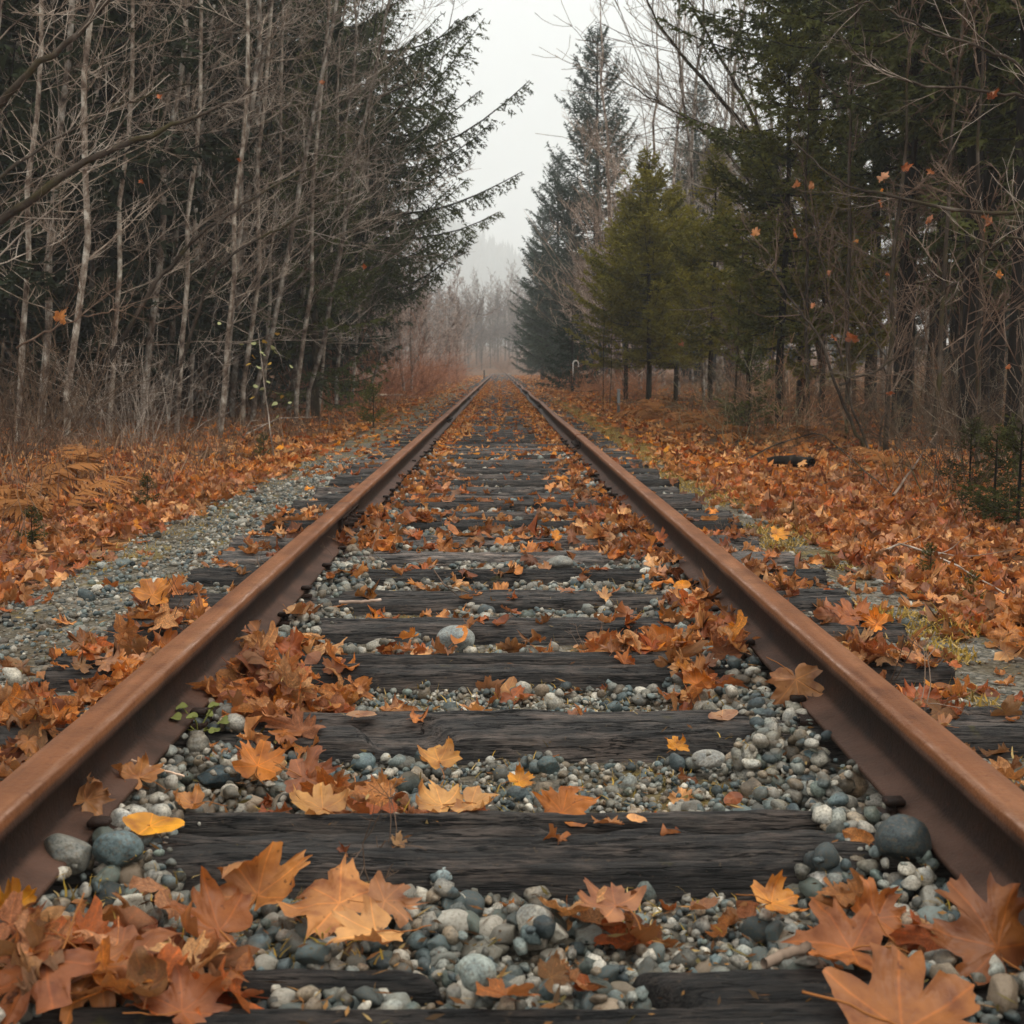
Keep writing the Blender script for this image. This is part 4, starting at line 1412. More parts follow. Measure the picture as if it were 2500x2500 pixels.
def bare_tree(name, H, seed, rb, nbr, Lb, lean=(0, 0), el0=.5, wob=.09, sub=6, twig=3, rsub=.0048, rtw=.0032, up=.4, first=.12, mat_t=None, mat_b=None, curve_lean=0, az_bias=None, sides=8):
    r = np.random.default_rng(seed)
    k = 16
    tz = np.linspace(0, 1, k)
    tp = np.stack([lean[0] * H * (tz + curve_lean * tz ** 2) + np.cumsum(r.normal(0, H * .004, k)), lean[1] * H * tz + np.cumsum(r.normal(0, H * .004, k)), -.25 + tz * H], -1)
    trad = rb * (1 - tz) ** .75 + .006
    TV, TF = tube1(tp, trad, sides)
    trunk = mk_mesh(name + "_trunk", TV, TF, mat_t or M_ALDER)
    u = first + (1 - first) * np.sort(r.random(nbr)) ** .95
    st, _ = sample(tp[None], u[None]); st = st[0]
    L = Lb * (1.05 - u * .72) * r.uniform(.5, 1.2, nbr)
    az = r.uniform(0, 2 * np.pi, nbr)
    if az_bias is not None:
        m_ = r.random(nbr) < az_bias[1]
        az[m_] = az_bias[0] + r.normal(0, .7, m_.sum())
    el = r.normal(el0, .2, nbr)
    d = np.stack([np.cos(az) * np.cos(el), np.sin(az) * np.cos(el), np.sin(el)], -1)
    kb = 10
    BP = curves(st, d, L, kb, up=up, wob=wob, r=r)
    f = np.linspace(0, 1, kb)[None]
    br = (rb * .15 * (1.1 - u) * (L / Lb) ** .5)[:, None] * (1 - f * .8) + rsub * .55
    G = Geo()
    V, F = tubes(BP, br, 5); G.add(V, F)
    bi = np.repeat(np.arange(nbr), sub)
    s = r.uniform(.12, 1, len(bi))
    p, t = sample(BP[bi], s[:, None]); p = p[:, 0]; t = t[:, 0]
    d = unit(t * .9 + r.normal(0, .55, t.shape) + np.array([0, 0, .12]))
    sl = L[bi] * r.uniform(.18, .5, len(bi)) * (1.15 - s * .6)
    SP = curves(p, d, sl, 7, up=.35, wob=wob * 1.2, r=r)
    V, F = tubes(SP, np.linspace(rsub, rsub * .5, 7)[None].repeat(len(bi), 0), 3); G.add(V, F)
    if twig:
        ti = np.repeat(np.arange(len(bi)), twig)
        s = r.uniform(.1, 1, len(ti))
        p, t = sample(SP[ti], s[:, None]); p = p[:, 0]; t = t[:, 0]
        d = unit(t + r.normal(0, .55, t.shape))
        tl = sl[ti] * r.uniform(.2, .55, len(ti)) + .05
        WP = curves(p, d, tl, 4, up=.3, wob=wob * 1.3, r=r)
        V, F = tubes(WP, np.linspace(rtw, rtw * .5, 4)[None].repeat(len(ti), 0), 3); G.add(V, F)
    crown = G.mesh(name + "_branches", mat_b or M_TWIG)
    return trunk, crown


def shrub(name, seed, n, H, spread, mat, rad=.006, sub=5, arch=-.3, wob=.13, twig=3):
    r = np.random.default_rng(seed)
    a = r.uniform(0, 2 * np.pi, n); q = np.sqrt(r.random(n)) * spread * .45
    st = np.stack([q * np.cos(a), q * np.sin(a), np.full(n, -.06)], -1)
    el = r.uniform(.7, 1.4, n)
    d = np.stack([np.cos(a + r.normal(0, .6, n)) * np.cos(el), np.sin(a + r.normal(0, .6, n)) * np.cos(el), np.sin(el)], -1)
    L = H * r.uniform(.5, 1.25, n)
    P = curves(st, d, L, 8, up=arch, wob=wob, r=r)
    G = Geo()
    V, F = tubes(P, np.linspace(rad, rad * .45, 8)[None].repeat(n, 0), 4); G.add(V, F)
    bi = np.repeat(np.arange(n), sub); s = r.uniform(.2, 1, len(bi))
    p, t = sample(P[bi], s[:, None]); p = p[:, 0]; t = t[:, 0]
    d = unit(t + r.normal(0, .6, t.shape))
    sl = L[bi] * r.uniform(.15, .4, len(bi))
    SP = curves(p, d, sl, 5, up=0, wob=wob * 1.2, r=r)
    V, F = tubes(SP, np.full((len(bi), 5), rad * .5), 3); G.add(V, F)
    if twig:
        ti = np.repeat(np.arange(len(bi)), twig); s = r.uniform(.2, 1, len(ti))
        p, t = sample(SP[ti], s[:, None])
        WP = curves(p[:, 0], unit(t[:, 0] + r.normal(0, .7, t[:, 0].shape)), sl[ti] * r.uniform(.2, .5, len(ti)), 3, wob=.1, r=r)
        V, F = tubes(WP, np.full((len(ti), 3), rad * .35), 3); G.add(V, F)
    return G.mesh(name, mat)


# conifers
narrow = lambda u: np.interp(u, [0, .1, .35, 1], [.55, .9, 1.0, .03])
old = lambda u: np.interp(u, [0, .15, .6, 1], [.7, 1.0, .8, .1])
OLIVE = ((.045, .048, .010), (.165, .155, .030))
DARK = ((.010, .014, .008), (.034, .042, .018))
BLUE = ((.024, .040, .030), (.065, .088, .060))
T_CON = {
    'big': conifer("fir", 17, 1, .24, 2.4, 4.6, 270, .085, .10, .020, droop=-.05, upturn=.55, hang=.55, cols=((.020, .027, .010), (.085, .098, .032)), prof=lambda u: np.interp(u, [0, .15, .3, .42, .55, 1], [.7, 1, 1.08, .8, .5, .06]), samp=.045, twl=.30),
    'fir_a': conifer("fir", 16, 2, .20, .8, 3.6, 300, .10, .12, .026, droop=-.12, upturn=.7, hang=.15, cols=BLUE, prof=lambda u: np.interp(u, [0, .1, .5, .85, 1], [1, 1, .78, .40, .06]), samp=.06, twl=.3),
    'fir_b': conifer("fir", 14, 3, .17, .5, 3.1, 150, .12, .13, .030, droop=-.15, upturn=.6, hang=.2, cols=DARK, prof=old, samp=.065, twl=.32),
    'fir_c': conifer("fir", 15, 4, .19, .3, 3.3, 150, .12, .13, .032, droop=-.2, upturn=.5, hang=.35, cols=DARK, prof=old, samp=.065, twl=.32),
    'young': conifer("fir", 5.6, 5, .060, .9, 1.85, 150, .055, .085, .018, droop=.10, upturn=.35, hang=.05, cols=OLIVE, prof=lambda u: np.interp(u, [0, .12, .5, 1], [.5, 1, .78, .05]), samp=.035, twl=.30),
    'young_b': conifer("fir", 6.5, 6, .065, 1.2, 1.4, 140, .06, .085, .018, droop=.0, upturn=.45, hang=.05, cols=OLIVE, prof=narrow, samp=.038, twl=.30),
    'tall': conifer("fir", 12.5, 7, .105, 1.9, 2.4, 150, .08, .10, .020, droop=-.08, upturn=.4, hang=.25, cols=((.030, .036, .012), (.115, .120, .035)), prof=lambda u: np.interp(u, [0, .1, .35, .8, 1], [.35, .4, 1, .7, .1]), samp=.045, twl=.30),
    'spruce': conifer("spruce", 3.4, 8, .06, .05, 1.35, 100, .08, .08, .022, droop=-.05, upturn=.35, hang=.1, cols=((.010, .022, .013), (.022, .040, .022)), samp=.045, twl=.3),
    'baby': conifer("fir", 1.0, 9, .012, .06, .42, 34, .05, .045, .009, droop=.15, upturn=.3, hang=.05, cols=((.030, .034, .010), (.10, .10, .03)), samp=.02, twl=.32, sides=5),
}
for k in ('fir_d',):
    T_CON[k] = conifer("fir", 13, 12, .16, .2, 3.2, 130,   .11, .19, .060, droop=-.15, upturn=.5, hang=.3, cols=DARK, prof=old, samp=.09, twl=.33)
PROTO = {}


def plant(kind, x, y, rz=None, s=1.0, label="", cat="conifer", group=None, tint=(1, 1, 1), tilt=(0, 0), name=None, dz=0.0, sz=None):
    loc = (x, y, float(ground_h(x, y)) + dz)
    if rz is None: rz = random.uniform(0, 6.283)
    if kind not in PROTO:
        nm = name or ("spruce_tree" if kind == 'spruce' else "fir_tree")
        root = empty(nm)
        if kind in T_CON:
            t, l, n_ = T_CON[kind]
            ob("trunk", t, root); ob("branches", l, root); ob("needles", n_, root)
        elif kind in T_BARE:
            t, c = T_BARE[kind]
            ob("trunk", t, root); ob("branches", c, root)
        PROTO[kind] = root
    else:
        root = copy_tree(PROTO[kind])
        root.name = (name or ("spruce_tree" if kind == 'spruce' else "fir_tree"))
    root.location = loc
    root.rotation_euler = (tilt[0], tilt[1], rz)
    root.scale = (s, s, s * (sz or 1))
    for c in root.children:
        c.color = (*tint, 1)
    for key in ('label', 'category', 'group'):
        if key in root: del root[key]
    tag(root, label, cat, group)
    return root


def xat(px, Y):
    """lateral position of a photograph column (2500 px) at distance Y, on the ground"""
    return at_depth(px, 898, Y).x


# bare trees
rr0 = random.Random(5)
T_BARE = {
    'alder_a': bare_tree("alder", 13, 31, .050, 56, 2.7, lean=(.10, 0), el0=.42, up=.25, curve_lean=.3, az_bias=(0.0, .45)),
    'alder_b': bare_tree("alder", 12, 32, .045, 54, 2.4, lean=(.13, 0), el0=.35, up=.3, curve_lean=.2, az_bias=(0.1, .5)),
    'alder_c': bare_tree("alder", 14, 33, .038, 50, 2.6, lean=(.07, 0), el0=.5, up=.2, az_bias=(-.2, .4)),
    'alder_d': bare_tree("alder", 11, 34, .034, 46, 2.2, lean=(.16, 0), el0=.3, up=.35, curve_lean=.4, az_bias=(0, .6)),
    'birch': bare_tree("birch", 15, 35, .085, 34, 2.6, lean=(-.06, 0), el0=.8, up=.3, wob=.07, sub=7, twig=2, first=.3),
    'fan': bare_tree("alder", 9, 36, .06, 44, 4.6, lean=(-.10, 0), el0=.85, up=.25, wob=.06, sub=10, first=.02, az_bias=(math.pi, .6), rsub=.009, rtw=.006),
    'far': bare_tree("alder", 10.5, 37, .07, 46, 2.6, lean=(.02, 0), el0=.8, up=.3, sub=8, twig=3, rsub=.016, rtw=.012),
    'sap': bare_tree("sapling", 4.2, 38, .020, 18, 1.3, lean=(.0, 0), el0=.8, up=.2, sub=5, twig=2, rsub=.005, rtw=.0035, mat_t=M_MOSSBARK, mat_b=M_REDTWIG, sides=6),
    'sap_b': bare_tree("sapling", 5.5, 39, .026, 20, 1.6, lean=(-.1, 0), el0=.7, up=.2, sub=6, twig=2, rsub=.005, rtw=.0035, mat_t=M_MOSSBARK, mat_b=M_REDTWIG, sides=6),
    'stem': bare_tree("alder", 12, 41, .030, 40, 1.5, lean=(.09, 0), el0=.55, up=.3, sub=6, twig=3, rsub=.0042, rtw=.003, curve_lean=.15, az_bias=(0, .4)),
    'stem_b': bare_tree("alder", 13, 42, .036, 44, 1.8, lean=(.12, 0), el0=.45, up=.3, sub=6, twig=3, rsub=.0042, rtw=.003, az_bias=(0, .4)),
    'thin': bare_tree("alder", 12, 40, .045, 34, 1.6, lean=(.01, 0), el0=.5, up=.3, sub=6, twig=2, rsub=.006, rtw=.004, mat_t=M_DARKBARK, mat_b=M_REDTWIG),
}
# --- left side, pale alders leaning towards the track (px at base in 2500 px, distance)
G_AL = "pale bare alders along the left forest edge"
left_alders = [
    (-70, 13.5, 'alder_a', 1.0, "pale alder trunk at the far left edge, leaning in over the dark limb"),
    (90, 16.5, 'alder_a', .95, "thick pale mottled alder second from the left edge"),
    (200, 19.0, 'alder_c', .9, "slender straight alder right of the thick mottled one"),
    (318, 18.0, 'alder_b', 1.0, "white blotched alder behind the lone orange leaf on the left"),
    (400, 20.5, 'alder_a', .95, "pale alder left of the dark slanting sapling"),
    (455, 22.0, 'alder_c', 1.0, "tall thin alder in the middle of the left stand"),
    (520, 19.5, 'alder_b', 1.05, "brightest pale alder in the middle of the left stand"),
    (560, 23.5, 'alder_a', 1.05, "pale alder just behind the brightest one of the left stand"),
    (610, 21.0, 'alder_d', 1.15, "slanting slim alder left of the small yellow leaved plant"),
    (690, 25.0, 'alder_b', 1.1, "alder behind the small yellow leaved plant"),
    (745, 23.0, 'alder_d', 1.1, "leaning alder nearest the green skirted fir on the left"),
    (820, 29.0, 'alder_c', 1.0, "thin alder in front of the drooping big fir"),
    (250, 26.0, 'alder_b', 1.15, "alder half hidden in the deep shade of the left stand"),
    (20, 22.0, 'alder_d', 1.1, "slim alder deep in the far left shade"),
    (900, 34.0, 'alder_d', 1.0, "slim alder at the right end of the left stand beside the track"),
]
for (px, Y, k, s, lab) in left_alders:
    plant(k, xat(px, Y), Y, rz=random.uniform(-.5, .5), s=s, label=lab, cat="alder", group=G_AL, name="alder_tree")
for i, (px, Y, lab) in enumerate([(40, 15, "thin pale stem between the two leftmost alders"), (150, 14.5, "thin pale stem just right of the thick mottled alder"), (265, 16.5, "thin upright stem left of the white blotched alder"), (350, 21, "thin stem just right of the white blotched alder"),
        (430, 17.5, "thin pale stem crossing the dark slanting sapling"), (490, 24, "thin stem left of the brightest alder"), (540, 17, "thin straight stem right of the brightest alder"), (585, 20, "thin stem leaning beside the slanting slim alder"),
        (640, 23, "thin pale stem left of the little yellow leaved plant"), (715, 22, "thin stem just right of the little yellow leaved plant"), (780, 27, "thin stem in front of the green skirted fir"), (-10, 19, "thin stem at the extreme left edge"), (860, 31, "thin stem in front of the big drooping fir, lower right")]):
    plant(['stem', 'stem_b'][i % 2], xat(px, Y), Y, rz=random.uniform(-.4, .4), s=1.0, label=lab, cat="alder", group="thin pale stems among the left alders", name="slender_alder", tint=(1.15, 1.12, 1.08))
# dark conifers behind
plant('big', xat(830, 33), 33, rz=2.2, s=1.0, label="big fir with long drooping branches reaching into the sky over the track", cat="fir")
plant('fir_c', xat(770, 23.5), 23.5, rz=1.0, s=.44, label="smaller green fir with a skirt to the ground left of the big drooping fir", cat="fir", tint=(3.0, 2.7, 1.6))
plant('fir_b', xat(640, 36), 36, rz=1.0, s=1.05, label="dark fir directly left of the big drooping fir", cat="fir")
for i, (px, Y) in enumerate([(120, 19.5), (300, 22.5), (-30, 17.5), (450, 25), (620, 29), (-140, 20), (60, 24), (230, 29), (400, 27), (560, 30), (-60, 31), (140, 33), (330, 36), (500, 40), (690, 44), (820, 48), (0, 40), (250, 46), (430, 52), (-250, 28), (600, 58), (760, 40)]):
    plant(['fir_d', 'fir_c', 'fir_b'][i % 3], xat(px, Y), Y, s=random.uniform(.95, 1.2), label="dark dense fir in the shaded wall of trees behind the pale left alders", cat="fir", group="dark firs behind the left alders")
# --- right side
plant('tall', xat(2365, 14.3), 14.3, rz=.3, s=1.0, label="nearest dark fir trunk on the right with branches across the upper right corner", cat="fir", sz=1.0)
G_RT = "dark slim firs on the right edge"
for (px, Y, s, lab) in [(1905, 19.5, .62, "young fir with a bare dark lower trunk, centre right beside the leaf strewn bank"),
                        (2480, 13.5, .95, "dark fir cut by the right edge of the frame"),
                        (2430, 18.0, 1.05, "dark fir between the nearest trunk and the right edge"),
                        (2130, 24.0, 1.1, "dark fir behind the orange leaved saplings on the right"),
                        (2330, 26.0, 1.1, "slim fir deep behind the nearest right trunk"),
                        (2400, 16.2, 1.0, "fir close behind the nearest right trunk, its bark almost black"),
                        (2510, 16.0, .9, "black trunked fir at the right edge, between two others"),
                        (2210, 17.0, .95, "slim dark fir left of the nearest right trunk, among the saplings"),
                        (2290, 21.5, 1.0, "dark fir filling the gap left of the nearest right trunk")]:
    plant('tall' if s > .7 else 'young_b', xat(px, Y), Y, s=s if s > .7 else .95, label=lab, cat="fir", group=G_RT)
for (px, Y, k, s, lab) in [(1582, 33, 'young', 1.12, "bushy olive green fir in the right middle distance, tallest of the young ones"),
                           (1735, 30, 'young_b', .92, "young green fir just right of the bushy olive one"),
                           (1530, 37, 'young', 1.0, "young fir half hidden behind the bushy olive one"),
                           (1650, 34.5, 'young', 1.0, "young green fir between two slender trunks, right of the bushy one"),
                           (1830, 27, 'young_b', .9, "thin young fir left of the dark bare trunk, centre right"),
                           (2010, 22, 'young', .8, "sparse young fir among the saplings right of centre"),
                           (2080, 27, 'young_b', 1.0, "sparse young fir in front of the grey alder trunks on the right")]:
    plant(k, xat(px, Y), Y, s=s, label=lab, cat="fir", group="young green firs right of the track", tint=(1.75, 1.55, .95))
plant('tall', xat(1960, 23), 23, rz=2.0, s=1.12, label="tall fir whose green boughs hang over the upper right middle", cat="fir", tint=(1.3, 1.3, 1.2))
plant('fir_a', xat(1452, 60), 60, rz=1.2, s=1.03, label="tallest hazy fir standing free right of the gap of sky", cat="fir")
for (px, Y, k, s, lab) in [(1360, 78, 'fir_a', .86, "hazy fir left of the tallest one, reaching out towards the gap"),
                           (1325, 96, 'fir_a', .80, "pale misty fir nearest the end of the track on the right"),
                           (1395, 66, 'fir_b', .62, "lower dark fir at the foot of the tallest hazy fir"),
                           (1690, 76, 'fir_a', 1.08, "misty fir top showing between the bare birches"),
                           (1780, 90, 'fir_b', 1.1, "faint misty fir behind the bare birches on the right")]:
    plant(k, xat(px, Y), Y, s=s, label=lab, cat="fir")
plant('spruce', xat(1397, 46), 46, s=1.0, label="small dense dark green spruce beside the white pipe", cat="spruce")
# bare trees right
for (px, Y, lab) in [(2085, 24, "pale grey alder trunk standing out behind the orange leaves on the right"), (2165, 27, "second pale alder trunk right of the paler one, behind the saplings"), (1925, 31, "slender pale alder behind the dark bare trunk, centre right")]:
    plant('alder_c', xat(px, Y), Y, rz=rr0.uniform(2.8, 3.5), s=1.1, label=lab, cat="alder", name="alder_tree", tint=(1.2, 1.15, 1.1))
for (px, Y, k, s, rz, lab) in [(1500, 52, 'birch', 1.12, .2, "tall bare birch rising right of the tallest hazy fir"),
                               (1560, 48, 'birch', 1.0, 2.0, "bare birch with thin upright limbs against the sky"),
                               (1615, 56, 'birch', 1.15, 3.0, "second bare birch against the sky, further right"),
                               (1530, 42, 'fan', .95, .2, "bare alder with pale branches fanning left over the small spruce"),
                               (1590, 44, 'fan', .9, -.3, "bare alder with fanning branches just behind the bushy olive fir"),
                               (1470, 55, 'fan', .85, .1, "bare grey alder in front of the tallest hazy fir")]:
    plant(k, xat(px, Y), Y, rz=rz, s=s, label=lab, cat="birch" if k == 'birch' else "alder", name="birch_tree" if k == 'birch' else "alder_tree", tint=(1.15, 1.05, 1.0))
rr_ = random.Random(9)
for i in range(26):
    Y = rr_.uniform(34, 62); px = rr_.uniform(1640, 2620)
    plant(['birch', 'alder_c', 'alder_a', 'far'][i % 4], xat(px, Y), Y, rz=rr_.uniform(2.6, 3.7), s=rr_.uniform(.85, 1.15), label="bare grey tree in the pale thicket seen between the right hand firs", cat="alder", group="bare grey trees behind the right hand firs", name="alder_tree")
for i in range(11):
    Y = rr_.uniform(15.5, 28); px = rr_.uniform(2080, 2560)
    plant('thin', xat(px, Y), Y, s=rr_.uniform(.8, 1.1), label="dark pole like bare trunk in the shaded right hand thicket", cat="tree", group="dark thin trunks on the right", name="bare_tree")
for i in range(3):
    Y = rr_.uniform(38, 50); px = rr_.uniform(2100, 2700)
    plant(['fir_d', 'tall', 'fir_b'][i % 3], xat(px, Y), Y, s=rr_.uniform(.7, 1.0), label="dim fir deep in the right hand woods behind the thin trunks", cat="fir", group="dim firs deep in the right hand woods")
# far left bare trees and end of the line
for i in range(34):
    Y = 42 + 95 * (i / 34) + rr_.uniform(-2, 2)
    x = -3.4 - rr_.random() ** 1.5 * 7
    plant(['far', 'alder_c', 'fan'][i % 3] if Y < 75 else 'far', x, Y, s=rr_.uniform(.6, .95), label="misty bare alder lining the far left side of the track", cat="alder", group="misty bare alders on the far left", name="alder_tree", tint=(1.05, .95, .95))
for i in range(20):
    Y = rr_.uniform(75, 150); x = rr_.uniform(3.6, 12)
    plant('far' if i % 3 else 'fir_b', x, Y, s=rr_.uniform(.6, .85), label="misty tree on the far right side of the track near its vanishing point", cat="tree", group="misty trees on the far right", name="bare_tree")
for i in range(46):
    Y = rr_.uniform(62, 140); px = rr_.uniform(1560, 2600)
    plant(['far', 'fir_d', 'far', 'alder_a'][i % 4], xat(px, Y), Y, s=rr_.uniform(.9, 1.3), label="pale tree far back in the right hand woods, mostly hidden", cat="tree", group="trees far back in the right hand woods", name="alder_tree" if i % 4 != 1 else "fir_tree")
for i in range(120):
    Y = rr_.uniform(205, 300); x = rr_.uniform(-.09, .07) * Y
    plant('far', x, Y, s=rr_.uniform(1.0, 1.5), label="brownish bare tree closing the far end of the line in mist", cat="alder", group="bare trees closing the end of the line", name="alder_tree", tint=(.5, .42, .38))
for i in range(60):
    Y = rr_.uniform(300, 520); x = rr_.uniform(-.07, .06) * Y
    plant('far', x, Y, s=rr_.uniform(1.5, 2.6), label="faint bare tree closing the far end of the line in mist", cat="alder", group="faint bare trees closing the end of the line", name="alder_tree", tint=(.7, .6, .55))

# ------------------------------------------------------------------ long limbs reaching in from both sides


def limb_tree(name, label, cat, specs, mat, twmat, seed, sub=14, twig=5, sublen=.9, leafs=0, rs=.0045):
    """specs: list of (points [(px,py,Y)], r0, r1); limb paths through places in the wood"""
    r = np.random.default_rng(seed)
    p0 = at_depth(*specs[0][0][0])
    root = empty(name, (p0.x, p0.y, float(ground_h(p0.x, p0.y))))
    org = np.array(root.location)
    for (pts, r0, r1) in specs:
        P = np.array([at_depth(*q)[:] for q in pts])
        t = np.linspace(0, 1, len(P)); tt = np.linspace(0, 1, 26)
        Q = np.stack([np.interp(tt, t, P[:, i]) for i in range(3)], -1)
        Qs = Q.copy()
        for _ in range(3): Qs[1:-1] = (Qs[:-2] + 2 * Qs[1:-1] + Qs[2:]) / 4
        Qs[1:-1] += r.normal(0, .012, Qs[1:-1].shape)
        V, F = tube1(Qs - org, np.linspace(r0, r1, 26), 7)
        G = Geo(); G.add(V, F)
        lm = ob("limb", G.mesh("limb", mat), root)
        s = r.uniform(.08, 1, sub)
        p, t_ = sample(Qs[None], s[None]); p = p[0]; t_ = t_[0]
        d = unit(t_ + r.normal(0, .5, t_.shape))
        SL = sublen * r.uniform(.4, 1.2, sub) * (1.1 - .5 * s)
        SP = curves(p - org, d, SL, 8, up=.25, wob=.10, r=r)
        G = Geo()
        V, F = tubes(SP, np.linspace(rs, rs * .5, 8)[None].repeat(sub, 0), 4); G.add(V, F)
        ti = np.repeat(np.arange(sub), twig)
        p, t_ = sample(SP[ti], r.uniform(.15, 1, len(ti))[:, None])
        WP = curves(p[:, 0], unit(t_[:, 0] + r.normal(0, .5, t_[:, 0].shape)), SL[ti] * r.uniform(.2, .6, len(ti)), 5, up=.2, wob=.1, r=r)
        V, F = tubes(WP, np.full((len(ti), 5), rs * .5), 3); G.add(V, F)
        ob("twigs", G.mesh("twigs", twmat), lm)
    tag(root, label, cat)
    return root


limb_tree("maple_tree", "dark mossy limb sweeping in from the left edge across the pale alders", "maple",
          [([(-420, 900, 11.5), (-200, 700, 11.4), (0, 537, 11.3), (104, 466, 11.3), (181, 414, 11.3), (259, 362, 11.4), (336, 343, 11.5), (414, 310, 11.6), (466, 285, 11.8), (550, 252, 12), (640, 215, 12.2)], .045, .010),
           ([(-420, 900, 11.5), (-200, 480, 11), (0, 239, 11), (110, 149, 11), (246, 26, 11.2), (300, -30, 11.3), (380, -120, 11.4)], .040, .014),
           ([(-150, 640, 11.4), (0, 425, 11.6), (120, 350, 12), (300, 250, 12.4), (480, 205, 12.6)], .02, .006)], M_MOSSBARK, M_TWIG, 71, sub=20, twig=5, sublen=1.0, rs=.0035)
limb_tree("leaning_sapling", "dark slanting stem rising left to right through the left stand", "sapling",
          [([(230, 960, 15), (356, 718, 15), (420, 647, 15), (492, 563, 15), (569, 518, 15.2), (647, 466, 15.4), (776, 401, 15.8)], .032, .008)], M_MOSSBARK, M_TWIG, 72, sub=16, twig=5, sublen=1.0, rs=.0035)
limb_tree("leaning_sapling", "second, thinner slanting stem below and right of the dark one", "sapling",
          [([(420, 960, 16), (498, 673 + 30, 16), (582, 602, 16), (679, 563, 16.2), (757, 511, 16.4), (860, 462, 16.6)], .024, .007)], M_MOSSBARK, M_TWIG, 73, sub=14, twig=5, sublen=.9, rs=.0035)
limb_tree("bramble_arch", "thin brown twig arching low beneath the lone orange leaf on the left", "shrub",
          [([(40, 850, 9.5), (110, 810, 9.5), (180, 778, 9.5), (260, 762, 9.6), (330, 748, 9.7), (400, 752, 9.8)], .008, .003)], M_REDTWIG, M_REDTWIG, 74, sub=14, twig=4, sublen=.5, rs=.003)
limb_tree("alder_tree", "mossy bare tree arching left across the bright gap above the young firs", "alder",
          [([(2010, 900, 26), (1960, 640, 26), (1873, 377, 26), (1785, 269, 26), (1684, 161, 26), (1604, 54, 26), (1560, -40, 26)], .075, .014),
           ([(1930, 700, 26.5), (1830, 430, 26.5), (1700, 300, 26.5), (1600, 250, 26.5), (1480, 170, 26.5)], .035, .007),
           ([(1980, 640, 26), (1850, 300, 26), (1760, 140, 26), (1690, 20, 26), (1650, -60, 26)], .05, .012)], M_MOSSBARK, M_TWIG, 75, sub=26, twig=7, sublen=2.6, rs=.011)
limb_tree("maple_tree", "bare maple whose long thin twigs reach in from the right edge", "maple",
          [([(2640, 900, 9.5), (2620, 560, 9.5), (2500, 518, 9.5), (2344, 518, 9.5), (2142, 471, 9.6), (2075, 457, 9.8), (1990, 405, 10), (1930, 340, 10.2)], .020, .005),
           ([(2640, 500, 9.5), (2560, 250, 9.5), (2420, 222, 9.4), (2250, 212, 9.4), (2150, 175, 9.5), (2050, 100, 9.6)], .016, .004),
           ([(2640, 400, 9.3), (2500, 161, 9.2), (2344, 100, 9.2), (2142, 20, 9.3), (2060, -20, 9.3)], .014, .005),
           ([(2640, 800, 9.0), (2480, 560, 9.2), (2380, 640, 9.4), (2280, 740, 9.6)], .012, .004)], M_MOSSBARK, M_TWIG, 76, sub=12, twig=3, sublen=.6, rs=.0028)
limb_tree("vine_maple", "slanting thin stems leaning left from the forest floor, right of centre", "maple",
          [([(2110, 1100, 13), (2060, 980, 13), (1990, 800, 13), (1900, 690, 13.2), (1870, 600, 13.3)], .020, .006),
           ([(2120, 1100, 13), (2050, 900, 13), (2020, 700, 13), (1985, 530, 13), (1960, 440, 13)], .014, .004),
           ([(2150, 1090, 13), (2170, 900, 13), (2110, 760, 13.2), (2040, 620, 13.3)], .012, .004),
           ([(2050, 940, 12.5), (2150, 900, 12.5), (2260, 800, 12.6), (2380, 660, 12.8), (2500, 520, 13)], .014, .006)], M_MOSSBARK, M_REDTWIG, 77, sub=16, twig=4, sublen=.8, rs=.004)

# saplings and shrubs
for (px, Y, k, s, lab) in [(2060, 15, 'sap_b', 1.0, "leggy sapling holding a few orange leaves, left of the right hand thicket"),
                           (2170, 13.5, 'sap', 1.15, "sapling in front of the right hand thicket"),
                           (2270, 12, 'sap_b', .9, "bare sapling left of the nearest right trunk"),
                           (2400, 11, 'sap', 1.0, "bare sapling right of the nearest right trunk"),
                           (2470, 10, 'sap_b', .9, "brushy sapling at the right edge"),
                           (1985, 18, 'sap', 1.2, "sapling just right of the dark bare trunk, centre right"),
                           (1790, 21, 'sap', .9, "sapling left of the dark bare trunk, centre right"),
                           (2200, 16.5, 'sap', 1.2, "tall sapling in the middle of the right hand thicket"),
                           (2330, 15.5, 'sap_b', 1.1, "tall sapling behind the nearest right trunk")]:
    plant(k, xat(px, Y), Y, s=s, label=lab, cat="sapling", name="sapling")
for (px, Y) in [(1475, 26), (1490, 27.5)]:
    plant('thin', xat(px, Y), Y, s=.19, label=("left" if px == 1475 else "right") + " one of two dark bare poles beside the ferns right of the track", cat="sapling", name="bare_pole")

SH = {
    'bramble': shrub("bramble", 51, 24, 1.15, 1.2, M_REDTWIG, .0055, 6, arch=-.7),
    'brush': shrub("brush", 52, 24, 1.7, 1.3, M_REDTWIG, .006, 4, arch=-.1),
    'grey': shrub("brush", 53, 20, 2.3, 1.5, M_TWIG, .006, 4, arch=-.2),
}


def put_shrub(k, x, y, s, label, group=None, tint=(1, 1, 1)):
    o = ob("shrub", SH[k], None, loc=(x, y, float(ground_h(x, y))), rot=(0, 0, random.uniform(0, 6.28)), scale=(s, s, s * random.uniform(.85, 1.15)), color=tint)
    tag(o, label, "shrub", group)


